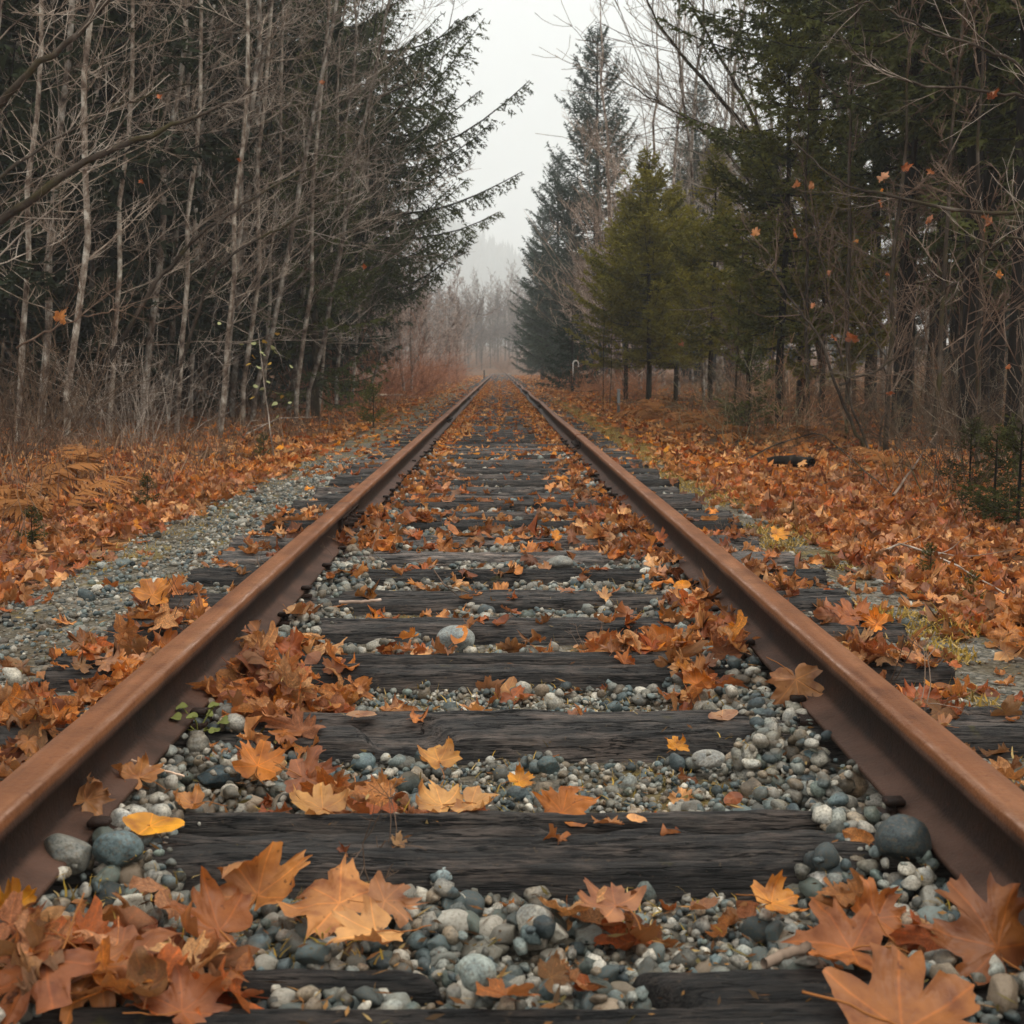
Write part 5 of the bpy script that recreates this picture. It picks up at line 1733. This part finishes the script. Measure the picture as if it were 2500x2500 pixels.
rs_ = random.Random(17)
for i in range(26):
    Y = rs_.uniform(14, 30); px = rs_.uniform(-80, 900)
    x = xat(px, Y)
    if x > -3.6 - rs_.random() or x < -Y * .42: x = -rs_.uniform(4.0, max(4.2, Y * .40))
    put_shrub(rs_.choice(['bramble', 'brush', 'grey']), x, Y, rs_.uniform(.45, .8), "tangled brown shrub under the pale alders left of the track", "tangled shrubs on the left bank")
for i in range(5):
    put_shrub('brush', xat(-60 + i * 45, 11.5 + i * .9), 11.5 + i * .9, .8, "dense red brown brush thicket at the left edge under the dark limb", "brush thicket at the left edge", tint=(.75, .72, .65))
for i in range(40):
    Y = rs_.uniform(30, 110); x = -rs_.uniform(2.6, 5.0)
    put_shrub(rs_.choice(['bramble', 'brush']), x, Y, rs_.uniform(.8, 1.4), "rusty brown shrub beside the far left stretch of track", "rusty shrubs on the far left", tint=(2.2, 1.35, 1.0))
for i in range(26):
    Y = rs_.uniform(24, 80); x = rs_.uniform(2.6, 5.2) + max(0, (Y - 24) * .01)
    put_shrub(rs_.choice(['bramble', 'brush']), x, Y, rs_.uniform(.5, .8), "low rusty shrub on the right bank near the white pipe and young firs", "rusty shrubs on the right bank", tint=(2.2, 1.35, .9))
for i in range(26):
    Y = rs_.uniform(9, 24); x = rs_.uniform(.21, .40) * Y
    if x < 3.3: x = 3.3 + rs_.random()
    put_shrub(rs_.choice(['bramble', 'brush', 'grey']), x, Y, rs_.uniform(.35, .7), "brown undergrowth shrub among the right hand trees", "undergrowth on the right bank", tint=(.6, .6, .55))

for i in range(80):
    Y = rs_.uniform(14, 40); x = rs_.uniform(.13, .40) * Y + .5
    if x < 3.0: x = 3.0 + rs_.random()
    put_shrub(rs_.choice(['bramble', 'brush', 'grey']), x, Y, rs_.uniform(.35, .7), "knee high rusty brush between the trunks of the right hand wood", "knee high brush in the right hand wood", tint=rs_.choice([(1.6, 1.1, .8), (1.0, .9, .8), (.7, .7, .5)]))

for i in range(30):
    Y = rs_.uniform(176, 215); x = rs_.uniform(-9, 9)
    put_shrub('brush', x, Y, rs_.uniform(1.0, 1.8), "faint brown brush closing the track at its far end", "faint brush at the far end of the track", tint=(1.3, 1.0, .8))

# fir seedlings
for (px, Y, s, lab, tint) in [(910, 19, .6, "yellow green fern like seedling beside the left shoulder", (1.6, 1.5, 1.0)), (1830, 17, 1.1, "small fir seedling in front of the ferns right of the track", (1.3, 1.3, 1.1)),
                              (2440, 7.6, .55, "dark fir seedling at the right edge above the leaf bank", (.7, .7, .6)), (2500, 6.8, .6, "second dark fir seedling cut by the right edge", (.7, .7, .6)),
                              (2380, 9.0, .5, "dark fir seedling behind the leaf bank on the right", (.6, .6, .55)), (2290, 5.3, .13, "tiny sparse seedling on the right leaf bank", (1.2, 1.2, 1)),
                              (2400, 4.6, .12, "tiny sparse seedling lower on the right leaf bank", (1.2, 1.2, 1)),
                              (350, 8.2, .22, "low dark evergreen sprig on the left leaf bank", (.7, .75, .7)), (60, 6.6, .2, "low dark evergreen sprig at the left edge", (.7, .75, .6)), (640, 13, .25, "low grey green sprig on the left bank", (1, 1.1, 1))]:
    plant('baby', xat(px, Y), Y, s=s, label=lab, cat="seedling", name="fir_seedling", tint=tint)

# dead ferns


def fern_mesh(seed, n=9, L=.75, green=False):
    r = np.random.default_rng(seed)
    G = Geo()
    for k in range(n):
        a = r.uniform(0, 6.283); el = r.uniform(.5, 1.2)
        P = curves(np.zeros((1, 3)), np.array([[math.cos(a) * math.cos(el), math.sin(a) * math.cos(el), math.sin(el)]]), np.array([L * r.uniform(.7, 1.15)]), 12, up=-1.6, wob=.05, r=r)
        c = np.array([.30, .12, .035]) * r.uniform(.6, 1.2) if not green else np.array([.07, .08, .02])
        V, F = tubes(P, np.linspace(.004, .0015, 12)[None], 3); G.add(V, F, c * .7)
        m_ = 22
        for sgn in (-1, 1):
            s = np.linspace(.18, .98, m_)
            p, t = sample(P, s[None]); p = p[0]; t = t[0]
            sd_ = unit(np.cross(t, [0, 0, 1.0])) * sgn
            ln = (L * .26 * np.sin(np.clip(s * 1.05, 0, 1) * np.pi) ** .7 * r.uniform(.8, 1.1, m_) + .01)[:, None]
            tip = p + (sd_ * .9 + t * .45) * ln + np.array([0, 0, -1]) * ln * r.uniform(.0, .6, (m_, 1))
            a_ = p - t * .011; b_ = p + t * .011
            mid = (p + tip) / 2
            V = np.stack([a_, mid - t * .010, tip, mid + t * .010, b_], 1).reshape(-1, 3)
            F = np.concatenate([np.array([[0, 1, 4], [1, 3, 4], [1, 2, 3]]) + 5 * i for i in range(m_)])
            G.add(V, F, c * 1.0)
    return G.mesh("fern", M_PLANT, smooth=False)


FERN = [fern_mesh(1), fern_mesh(2, 7, .6)]
for i, (px, Y, s, lab) in enumerate([(1610, 22, 1.3, "dead rusty fern below the bushy olive fir"), (1700, 20, 1.3, "pale dead fern fronds right of the track, largest clump"), (1740, 18.5, 1.1, "dead fern in front of the largest fern clump"), (1560, 24, 1.1, "dead rusty fern near the grey post"),
                                     (40, 9.0, 1.2, "dead red brown fern at the left edge"), (120, 8.0, 1.1, "dead orange fern frond clump at the left, lower one"), (1820, 16, .9, "dead fern at the foot of the dark bare trunk"), (2180, 11, 1.0, "dead fern under the right hand thicket"),
                                     (1660, 27, 1.2, "small dead fern between the young firs"), (200, 11, 1.1, "dead fern in the brush under the dark limb"), (1980, 15, 1.0, "dead fern right of the dark bare trunk")]):
    x = xat(px, Y)
    o = ob("dead_fern", FERN[i % 2], None, loc=(x, Y, float(ground_h(x, Y))), rot=(0, 0, random.uniform(0, 6.3)), scale=(s, s, s), color=(1, 1, 1))
    tag(o, lab, "fern")

# ------------------------------------------------------------------ dry grass, moss, stems (uncountable)


def blades(n, fx, hmin, hmax, w_, cols, lean=.5, name="dry_grass", label="", seed=3, seg=2):
    r = np.random.default_rng(seed)
    xy = fx(r, n)
    n = len(xy)
    if name == "moss":                 # grows on soil and stones, not on the ties or rails
        keep = np.array([not in_tie(a_, b_) or r.random() < .02 for a_, b_ in xy])
        xy = xy[keep]; n = len(xy)
        z = np.array([ground_at(a_, b_) for a_, b_ in xy]) - .002
    else:
        z = ground_h(xy[:, 0], xy[:, 1]) - .01
    L = r.uniform(hmin, hmax, n)
    a = r.uniform(0, 6.283, n)
    ln = r.uniform(.1, lean, n)
    d = np.stack([np.cos(a) * ln, np.sin(a) * ln, np.ones(n)], -1)
    P = curves(np.stack([xy[:, 0], xy[:, 1], z], -1), d, L, 4, up=-.7, wob=.16, r=r)
    wd = np.stack([-np.sin(a), np.cos(a), np.zeros(n)], -1)
    ww = (np.array([1, .9, .6, .1]) * w_)[None, :, None] * r.uniform(.6, 1.3, (n, 1, 1))
    V = np.stack([P - wd[:, None] * ww, P + wd[:, None] * ww], 2).reshape(-1, 3)
    i = np.arange(n * 8).reshape(n, 4, 2)
    F = np.stack([i[:, :-1, 0], i[:, :-1, 1], i[:, 1:, 1], i[:, 1:, 0]], -1).reshape(-1, 4)
    cc = np.array(cols)[r.integers(0, len(cols), n)] * r.uniform(.7, 1.25, (n, 1))
    me = mk_mesh(name, V, F, M_PLANT, smooth=False, col=np.repeat(cc, 8, axis=0))
    o = ob(name, me)
    tag(o, label, "grass", kind='stuff')
    return o


def fx_left(r, n):
    y = 3.5 + 30 * r.random(n * 2) ** 1.2
    x = -2.3 - r.random(n * 2) ** .8 * 7.5
    k = (np.abs(x) < y * .46) & (fbm(x * .7, y * .5, 8) > .42)
    return np.stack([x[k], y[k]], -1)[:n]


def fx_right(r, n):
    y = 5 + 34 * r.random(n * 2) ** 1.2
    x = 2.7 + r.random(n * 2) * 7
    k = (np.abs(x) < y * .46) & (fbm(x * .7, y * .5, 18) > .48)
    return np.stack([x[k], y[k]], -1)[:n]


def fx_strip(r, n):
    y = 2.6 + 30 * r.random(n) ** 1.6
    x = 1.44 + r.normal(0, .15, n) + .02 * np.sin(y)
    k = (fbm(x * 3, y * 1.2, 28) > .40) & (x > 1.12)
    return np.stack([x[k], y[k]], -1)


def fx_track(r, n):
    y = 1.7 + 22 * r.random(n) ** 1.5
    x = r.uniform(-1.25, 1.25, n)
    k = ((fbm(x * 2.5, y * 2.2, 44) > .57) | ((fbm(x * 2.3 + 3, y * 2.6, 77, 3) < .42) & (np.abs(x) < .55))) & (np.abs(np.abs(x - TC) - RAILX) > .07)
    return np.stack([x[k], y[k]], -1)


def fx_leftg(r, n):
    y = 5 + 60 * r.random(n) ** 1.3
    x = -1.75 + r.normal(0, .16, n)
    k = fbm(x * 2, y * .8, 48) > .5
    return np.stack([x[k], y[k]], -1)


BR = [(.16, .085, .05), (.22, .13, .08), (.10, .05, .03), (.28, .18, .11), (.13, .06, .035)]
blades(15000, fx_left, .12, .50, .0038, BR, .9, label="dry brown stems and grass tangled over the left bank", seed=3)
blades(7000, fx_right, .10, .40, .0036, BR + [(.08, .08, .03)], .9, label="dry brown stems tangled over the right bank", seed=4)
MO = [(.30, .18, .03), (.40, .25, .06), (.19, .125, .03), (.42, .29, .12), (.32, .21, .035)]
blades(42000, fx_strip, .010, .045, .0030, MO, 1.5, name="moss", label="yellow green moss and short dead grass strip right of the ties", seed=5)
blades(24000, fx_track, .008, .034, .0015, MO, 1.6, name="moss", label="yellowish moss tufts growing between the ties", seed=6)
blades(7000, fx_leftg, .01, .05, .0020, MO, 1.4, name="moss", label="faint mossy grass along the left gravel shoulder", seed=7)

r8 = np.random.default_rng(88)
nC = 16000
yy = 1.45 + 8 * r8.random(nC) ** 1.4; xx = r8.uniform(-1.9, 1.55, nC)
kk = (np.abs(np.abs(xx - TC) - RAILX) > .075) & (fbm(xx * 3, yy * 3, 91) > .36)
xx, yy = xx[kk], yy[kk]
kk = np.array([not in_tie(a_, b_) or r8.random() < .12 for a_, b_ in zip(xx, yy)])
xx, yy = xx[kk], yy[kk]
zz = np.array([ground_at(a_, b_) for a_, b_ in zip(xx, yy)]) + .001
nC = len(xx)
e1 = unit(r8.normal(size=(nC, 3)) * (1, 1, .3)); e2 = unit(np.cross(e1, r8.normal(size=(nC, 3)) * (.3, .3, 1)))
sz_ = r8.uniform(.002, .0075, (nC, 1)); lg = r8.uniform(1, 3.5, (nC, 1))
c0 = np.stack([xx, yy, zz + .002], -1)
V = np.stack([c0 - e1 * sz_ * lg, c0 - e2 * sz_ * .5, c0 + e1 * sz_ * lg * .8, c0 + e2 * sz_ * .6], 1).reshape(-1, 3)
cc = np.array([(.16, .07, .025), (.10, .045, .018), (.24, .12, .04), (.30, .20, .08), (.07, .04, .02), (.12, .09, .03)])[r8.integers(0, 6, nC)] * r8.uniform(.7, 1.2, (nC, 1))
o = ob("leaf_crumbs", mk_mesh("leaf_crumbs", V, np.arange(nC * 4).reshape(-1, 4), M_PLANT, smooth=False, col=np.repeat(cc, 4, axis=0)))
tag(o, "brown crumbs of leaf and bark scattered over the gravel between the ties", "litter", kind='stuff')

# thin weeds standing by the rails
WEED = shrub("weed", 61, 5, .22, .06, M_REDTWIG, .0018, 3, arch=-.1, twig=2)
for (px, py, s, lab) in [(460, 1540, 1.0, "thin dead weed outside the left rail beside a buried tie"), (655, 1385, .9, "thin dead weed outside the left rail further up"), (860, 1390, .9, "thin dark weed inside the left rail near the pale tie"), (2190, 1760, 1.3, "two thin dark stems outside the right rail near the red leaf"),
                          (1800, 1345, .9, "single thin stem outside the right rail by the pale tie end"), (1440, 1580, .5, "tiny dead sprout behind the boulder"), (905, 2110, .8, "hair thin dead stems in front of the cracked tie")]:
    p = on_plane(px, py, -.02)
    o = ob("dead_weed", WEED, None, loc=p, rot=(0, 0, random.uniform(0, 6)), scale=(s,) * 3)
    tag(o, lab, "weed")

# green sprout near the left rail
r5 = np.random.default_rng(8)
G = Geo()
for k in range(8):
    a = k * .8; el = r5.uniform(.4, 1.1)
    P = curves(np.zeros((1, 3)), np.array([[math.cos(a) * math.cos(el), math.sin(a) * math.cos(el), math.sin(el)]]), np.array([.05]), 5, up=-.5, wob=.08, r=r5)
    V, F = tubes(P, np.full((1, 5), .0014), 4); G.add(V, F, (.20, .20, .05))
    V, F, _ = leaf_shape(40 + k, 1, 'oval', .5, stalk=False)
    G.add(V * .022 + P[0, -1], F, np.array([.16, .17, .05]) * r5.uniform(.7, 1.2))
p = on_plane(482, 1790, -.01)
o = ob("green_sprout", G.mesh("green_sprout", M_PLANT), None, loc=p, scale=(1.4,) * 3)
tag(o, "small pale green sprout growing against the left rail foot", "plant")
# yellow leaved little plant on left
r5 = np.random.default_rng(9)
px_, Yp = 665, 13.0
x = xat(px_, Yp)
root = empty("leafy_plant", (x, Yp, float(ground_h(x, Yp))))
st = curves(np.zeros((1, 3)), np.array([[-.1, 0, 1.]]), np.array([1.35]), 10, up=.2, wob=.06, r=r5)
V, F = tubes(st, np.linspace(.008, .003, 10)[None], 5)
ob("stem", mk_mesh("stem", V, F, M_TWIG), root)
for k in range(26):
    s = r5.uniform(.25, 1); pp, tt = sample(st, np.array([[s]])); pp = pp[0, 0] + r5.normal(0, .12, 3) * (1, 1, .3)
    V, F, _ = leaf_shape(70 + k, 1, 'oval', .4)
    me = mk_mesh("leaf", V * .045, F, M_PLANT, col=np.tile(np.array([.36, .22, .04]) if k % 3 == 0 else np.array([.30, .30, .14]), (len(V), 1)))
    ob("leaf", me, root, loc=pp, rot=(r5.uniform(-1, 1), r5.uniform(-1, 1), r5.uniform(0, 6)), color=(1, 1, 1))
tag(root, "small plant with pale yellow green leaves at the foot of the left alders", "plant")

# ------------------------------------------------------------------ leaves still hanging on twigs


def hang_leaf(px, py, Y, sp, c, lab, i):
    p = at_depth(px, py, Y)
    size = sp / FPX * Y / 1.5
    V, F, uv = leaf_shape(1200 + i, 1, 'maple', 1.0)
    o = ob("clinging_leaf", mk_mesh("leaf", V * size, F, M_LEAF, uv=uv, col=np.ones((len(V), 3))), None, loc=p, rot=(R(random.uniform(50, 130)), random.uniform(-.6, .6), random.uniform(0, 6.3)), color=c)
    tag(o, lab, "leaf")


hl = [(148, 773, 9.5, 42, (.50, .22, .06), "lone pale orange leaf on a low twig at the left edge of the wood"),
      (388, 236, 12, 16, (.42, .12, .03), "tiny orange leaf high on the upper left twigs"), (581, 388, 13, 18, (.38, .10, .02), "small red orange leaf in the middle of the left twigs"), (786, 200, 14, 14, (.42, .10, .02), "small red leaf on the twigs right of the upper left alders"),
      (345, 443, 13, 14, (.36, .10, .02), "small rusty leaf left of the middle of the left twigs"), (890, 650, 20, 16, (.48, .12, .02), "small orange leaf in front of the green skirted fir"),
      (1845, 566, 10, 26, (.55, .24, .08), "pale orange leaf at the left tip of the right hand twigs"), (1942, 569, 10, 28, (.42, .13, .03), "orange leaf in front of the dark centre right fir"), (2420, 228, 9.4, 40, (.26, .08, .025), "large brown leaf hanging on the upper right twig"),
      (2155, 430, 10, 32, (.50, .24, .12), "pale curled leaf in the middle of the right hand twigs"), (2212, 408, 10, 28, (.42, .15, .06), "orange leaf above the pale cluster on the right"), (2272, 418, 10, 20, (.40, .14, .05), "orange leaf right of the pale cluster on the right"),
      (2150, 465, 10, 16, (.60, .24, .02), "bright yellow leaf beneath the pale cluster on the right"), (2150, 496, 10, 22, (.42, .14, .03), "orange leaf two below the pale cluster on the right"), (2265, 535, 10, 30, (.28, .08, .03), "dark rusty leaf beneath the long right twig"),
      (2405, 540, 9.5, 44, (.30, .10, .04), "long drooping rusty leaf under the twig near the right edge"), (1980, 452, 11, 26, (.46, .20, .08), "faint orange leaf left of the right hand cluster"), (1945, 450, 11, 24, (.46, .20, .10), "leftmost faint leaf beside the right hand cluster"),
      (2090, 588, 11, 14, (.62, .26, .02), "tiny yellow leaf over the grey alder trunk on the right"), (1985, 745, 12, 18, (.46, .2, .09), "small leaf beside the slanting stem right of centre"), (2168, 667, 12, 18, (.50, .22, .10), "small pale leaf in front of the grey trunk, lower right wood"),
      (2020, 665, 12, 26, (.24, .07, .03), "dark leaf beside the slanting stems right of centre"), (2080, 820, 11, 40, (.26, .09, .035), "drooping rusty leaf cluster low on the right saplings"), (2035, 825, 12, 20, (.34, .1, .03), "orange leaf left of the drooping low cluster"),
      (2440, 670, 10, 20, (.48, .18, .02), "yellow orange leaf near the right edge of the wood"), (2460, 895, 9, 20, (.34, .1, .03), "orange leaf low at the right edge of the wood"), (2175, 960, 10, 24, (.36, .12, .04), "orange leaf above the leaf bank under the right saplings"),
      (1665, 838, 18, 18, (.40, .12, .04), "small orange leaf above the ferns right of the track")]
for i, (px, py, Y, sp, c, lab) in enumerate(hl): hang_leaf(px, py, Y, sp * .85, c, lab, i)

# ------------------------------------------------------------------ logs and twigs on the ground


def stick(name, pts, r0, r1, mat, label, cat, tint=(1, 1, 1), fork=0, seed=1):
    r = np.random.default_rng(seed)
    P = np.array([p[:] for p in pts], dtype=float)
    t = np.linspace(0, 1, len(P)); tt = np.linspace(0, 1, 14)
    Q = np.stack([np.interp(tt, t, P[:, i]) for i in range(3)], -1)
    Q[1:-1] += r.normal(0, r0 * .16, Q[1:-1].shape)
    G = Geo()
    org = Q[0].copy()
    V, F = tube1(Q - org, np.linspace(r0, r1, 14), 7); G.add(V, F)
    for e, rr2 in ((0, r0), (-1, r1)):
        c = len(V)
    for k in range(fork):
        i = r.integers(3, 12)
        d = unit(Q[i + 1] - Q[i] + r.normal(0, .5, 3) * np.linalg.norm(Q[i + 1] - Q[i]))
        S = curves((Q[i] - org)[None], d[None], np.array([np.linalg.norm(Q[-1] - Q[0]) * r.uniform(.2, .5)]), 7, up=.1, wob=.12, r=r)
        V, F = tubes(S, np.linspace(r1 * .9, r1 * .4, 7)[None], 5); G.add(V, F)
    o = ob(name, G.mesh(name, mat), None, loc=org, color=tint)
    tag(o, label, cat)
    return o


def gp(px, py, dz=0.0, z0=-.12):
    p = on_plane(px, py, z0); return Vector((p.x, p.y, max(float(ground_at(p.x, p.y)), z0) + dz))


stick("fallen_log", [gp(1875, 1148, .05), gp(1925, 1150, .06), gp(1980, 1152, .05)], .055, .05, M_DARKBARK, "short dark rotten log lying on the right leaf bank", "log", seed=1)
stick("fallen_branch", [gp(1820, 1130, .03), gp(1900, 1110, .12), gp(2000, 1100, .2), gp(2110, 1180, .1), gp(2180, 1220, .04)], .010, .004, M_MOSSBARK, "long thin dead branch bowed over the right leaf bank", "branch", fork=4, seed=2)
stick("fallen_branch", [gp(2180, 1230, .03), gp(2230, 1180, .14), gp(2290, 1130, .3), gp(2360, 1080, .4)], .010, .003, M_REDTWIG, "brown dead branch leaning up at the right of the leaf bank", "branch", fork=4, seed=3)
stick("fallen_branch", [gp(2110, 1400, .02), gp(2200, 1385, .05), gp(2330, 1420, .05), gp(2450, 1500, .05)], .006, .003, M_TWIG, "thin twig lying across the right leaf bank, lower one", "branch", fork=5, seed=4)
stick("fallen_log", [gp(890, 975, .1), gp(930, 972, .1), gp(985, 970, .08)], .04, .025, M_TWIG, "pale fallen log at the edge of the left woods", "log", tint=(1.5, 1.5, 1.4), seed=5)
stick("fallen_branch", [gp(760, 1030, .08), gp(680, 1060, .22), gp(600, 1085, .12)], .010, .005, M_TWIG, "pale dead branch leaning over the left bank", "branch", fork=3, seed=6)
stick("twig", [on_plane(828, 1470, .01), on_plane(880, 1469, .012), on_plane(930, 1464, .01)], .006, .005, M_TWIG, "short pale stick lying on pebbles between two ties near the left rail", "twig", tint=(1.6, 1.5, 1.5), seed=7)
stick("twig", [on_plane(1060, 1392, .01), on_plane(1085, 1430, .05), on_plane(1145, 1448, .01)], .003, .002, M_REDTWIG, "thin brown forked twig between the dark ties beyond the boulder", "twig", fork=2, seed=8)
stick("twig", [on_plane(1865, 2352, .03), on_plane(1920, 2330, .035), on_plane(1972, 2310, .03)], .007, .007, M_TWIG, "stubby pale stick between pebbles and the nearest tie at lower right", "twig", tint=(1.3, 1.25, 1.2), seed=9)
stick("twig", [on_plane(320, 1855, .05), on_plane(380, 1875, .03), on_plane(450, 1895, .02)], .0022, .0018, M_TWIG, "thin pale stalk lying across the left rail foot", "twig", tint=(1.9, 1.6, 1.4), seed=10)

# ------------------------------------------------------------------ white pipe and grey post
M_PIPE = mat_col("white_painted_pipe", .5)
Yv = 42.0
xp_ = xat(1399, Yv)
put_shrub('brush', xp_ + .1, Yv - 2.0, .55, "rusty brush hiding the foot of the white vent pipe", tint=(2.0, 1.3, .8))
put_shrub('bramble', xp_ - .5, Yv - 3.0, .6, "low bramble in front of the white vent pipe", tint=(2.0, 1.3, .8))
zt = at_depth(1400, 872, Yv).z
pts = [(0, 0, -.3), (0, 0, .3), (0, 0, 1.0)]
H_ = max(zt - float(ground_h(xp_, Yv)) - .08, .8)
path = [(0, 0, -.2), (0, 0, H_ * .5), (0, 0, H_ - .13)] + [(.09 - .09 * math.cos(a), 0, H_ - .13 + .10 * math.sin(a)) for a in np.linspace(.3, math.pi, 7)] + [(.18, 0, H_ - .2)]
V, F = tube1(path, [.020] * len(path), 10)
root = empty("vent_pipe", (xp_, Yv, float(ground_h(xp_, Yv))))
ob("pipe", mk_mesh("pipe", V, F, M_PIPE, col=np.tile([.72, .70, .64], (len(V), 1))), root)
V, F = tube1([(.18, 0, H_ - .235), (.18, 0, H_ - .19)], [.027, .027], 10)
ob("collar", mk_mesh("collar", V, F, M_PIPE, col=np.tile([.6, .58, .52], (len(V), 1))), root)
tag(root, "short white hooked vent pipe standing beside the dark spruce", "pipe")
Yp = 24.0
xq = xat(1511, Yp)
root = empty("marker_post", (xq, Yp, float(ground_h(xq, Yp))))
G = Geo(); box_geo(G, (0, 0, .15), (.055, .055, .66), (.20, .20, .19)); ob("post", G.mesh("post", M_PIPE, False), root)
G = Geo(); box_geo(G, (0, 0, .495), (.07, .07, .025), (.26, .26, .25)); ob("cap", G.mesh("cap", M_PIPE, False), root)
tag(root, "short grey square post in the ferns right of the track", "post")
V, F = tube1([(xat(1182, 92), 92, -.1), (xat(1182, 92), 92, .62)], [.05, .05], 8)
o = ob("marker_stub", mk_mesh("marker_stub", V, F, M_PIPE, col=np.tile([.05, .045, .04], (len(V), 1))))
tag(o, "tiny dark stub beside the far left rail", "post")

# ------------------------------------------------------------------ hazy hill at the end


def hill_h(x, y):
    base = np.interp(x, [-800, -480, -200, -72, -16, 48, 160, 480, 800], [220, 210, 195, 170, 136, 100, 72, 46, 34])
    f = np.clip((y - 1150) / 450, 0, 1)
    f = f * f * (3 - 2 * f)
    return -2 + (base + 6 * (fbm(x * .05, y * .05, 3) - .5)) * f


hill = ob("hill", grid_mesh(np.linspace(-820, 820, 90), np.linspace(1100, 1850, 40), hill_h, M_FAR, "hill"))
me = hill.data
a = me.attributes.new('col', 'FLOAT_COLOR', 'POINT'); a.data.foreach_set('color', np.tile([.035, .045, .03, 1], len(me.vertices)).astype(np.float32))
tag(hill, "faint wooded hill in the mist", None, None, 'structure')
G = Geo()
r6 = np.random.default_rng(66)
for i in range(3200):
    x = r6.uniform(-260, 180); y = r6.uniform(1170, 1660)
    z = float(hill_h(np.array(x), np.array(y)))
    H_ = r6.uniform(18, 36); n = 7
    c = np.array([.028, .042, .028]) * r6.uniform(.7, 1.3)
    for lv in range(5):
        z0 = z + H_ * (.08 + .18 * lv); rr2 = H_ * .19 * (1 - lv / 5.3)
        an = np.arange(n) / n * 6.283 + r6.uniform(0, 1)
        rad = rr2 * r6.uniform(.6, 1.2, n)
        ring = np.stack([x + rad * np.cos(an), y + rad * np.sin(an), np.full(n, z0) - r6.uniform(0, .5, n)], -1)
        V = np.vstack([ring, [[x, y, z0 + H_ * .26]]])
        F = [(k, (k + 1) % n, n) for k in range(n)]
        G.add(V, F, c)
o = ob("distant_wood", G.mesh("distant_wood", M_FAR, smooth=False))
tag(o, "misty conifer wood covering the far hillside at the end of the line", "wood", kind='stuff')

# ------------------------------------------------------------------ haze
import bmesh
bm = bmesh.new()
bmesh.ops.create_cube(bm, size=1.0)
me = bpy.data.meshes.new("haze"); bm.to_mesh(me); bm.free()
hz = bpy.data.materials.new("haze")
hz.use_nodes = True
t = hz.node_tree; t.nodes.clear()
oo = t.nodes.new("ShaderNodeOutputMaterial")
pv = t.nodes.new("ShaderNodeVolumePrincipled")
pv.inputs['Color'].default_value = (.93, .95, .95, 1)
pv.inputs['Density'].default_value = 0.0011
t.links.new(pv.outputs[0], oo.inputs['Volume'])
me.materials.append(hz)
o = ob("haze", me, None, loc=(0, 1000, 148), scale=(1900, 2100, 300))
tag(o, "thin pale mist filling the air over the whole line", None, None, 'stuff')
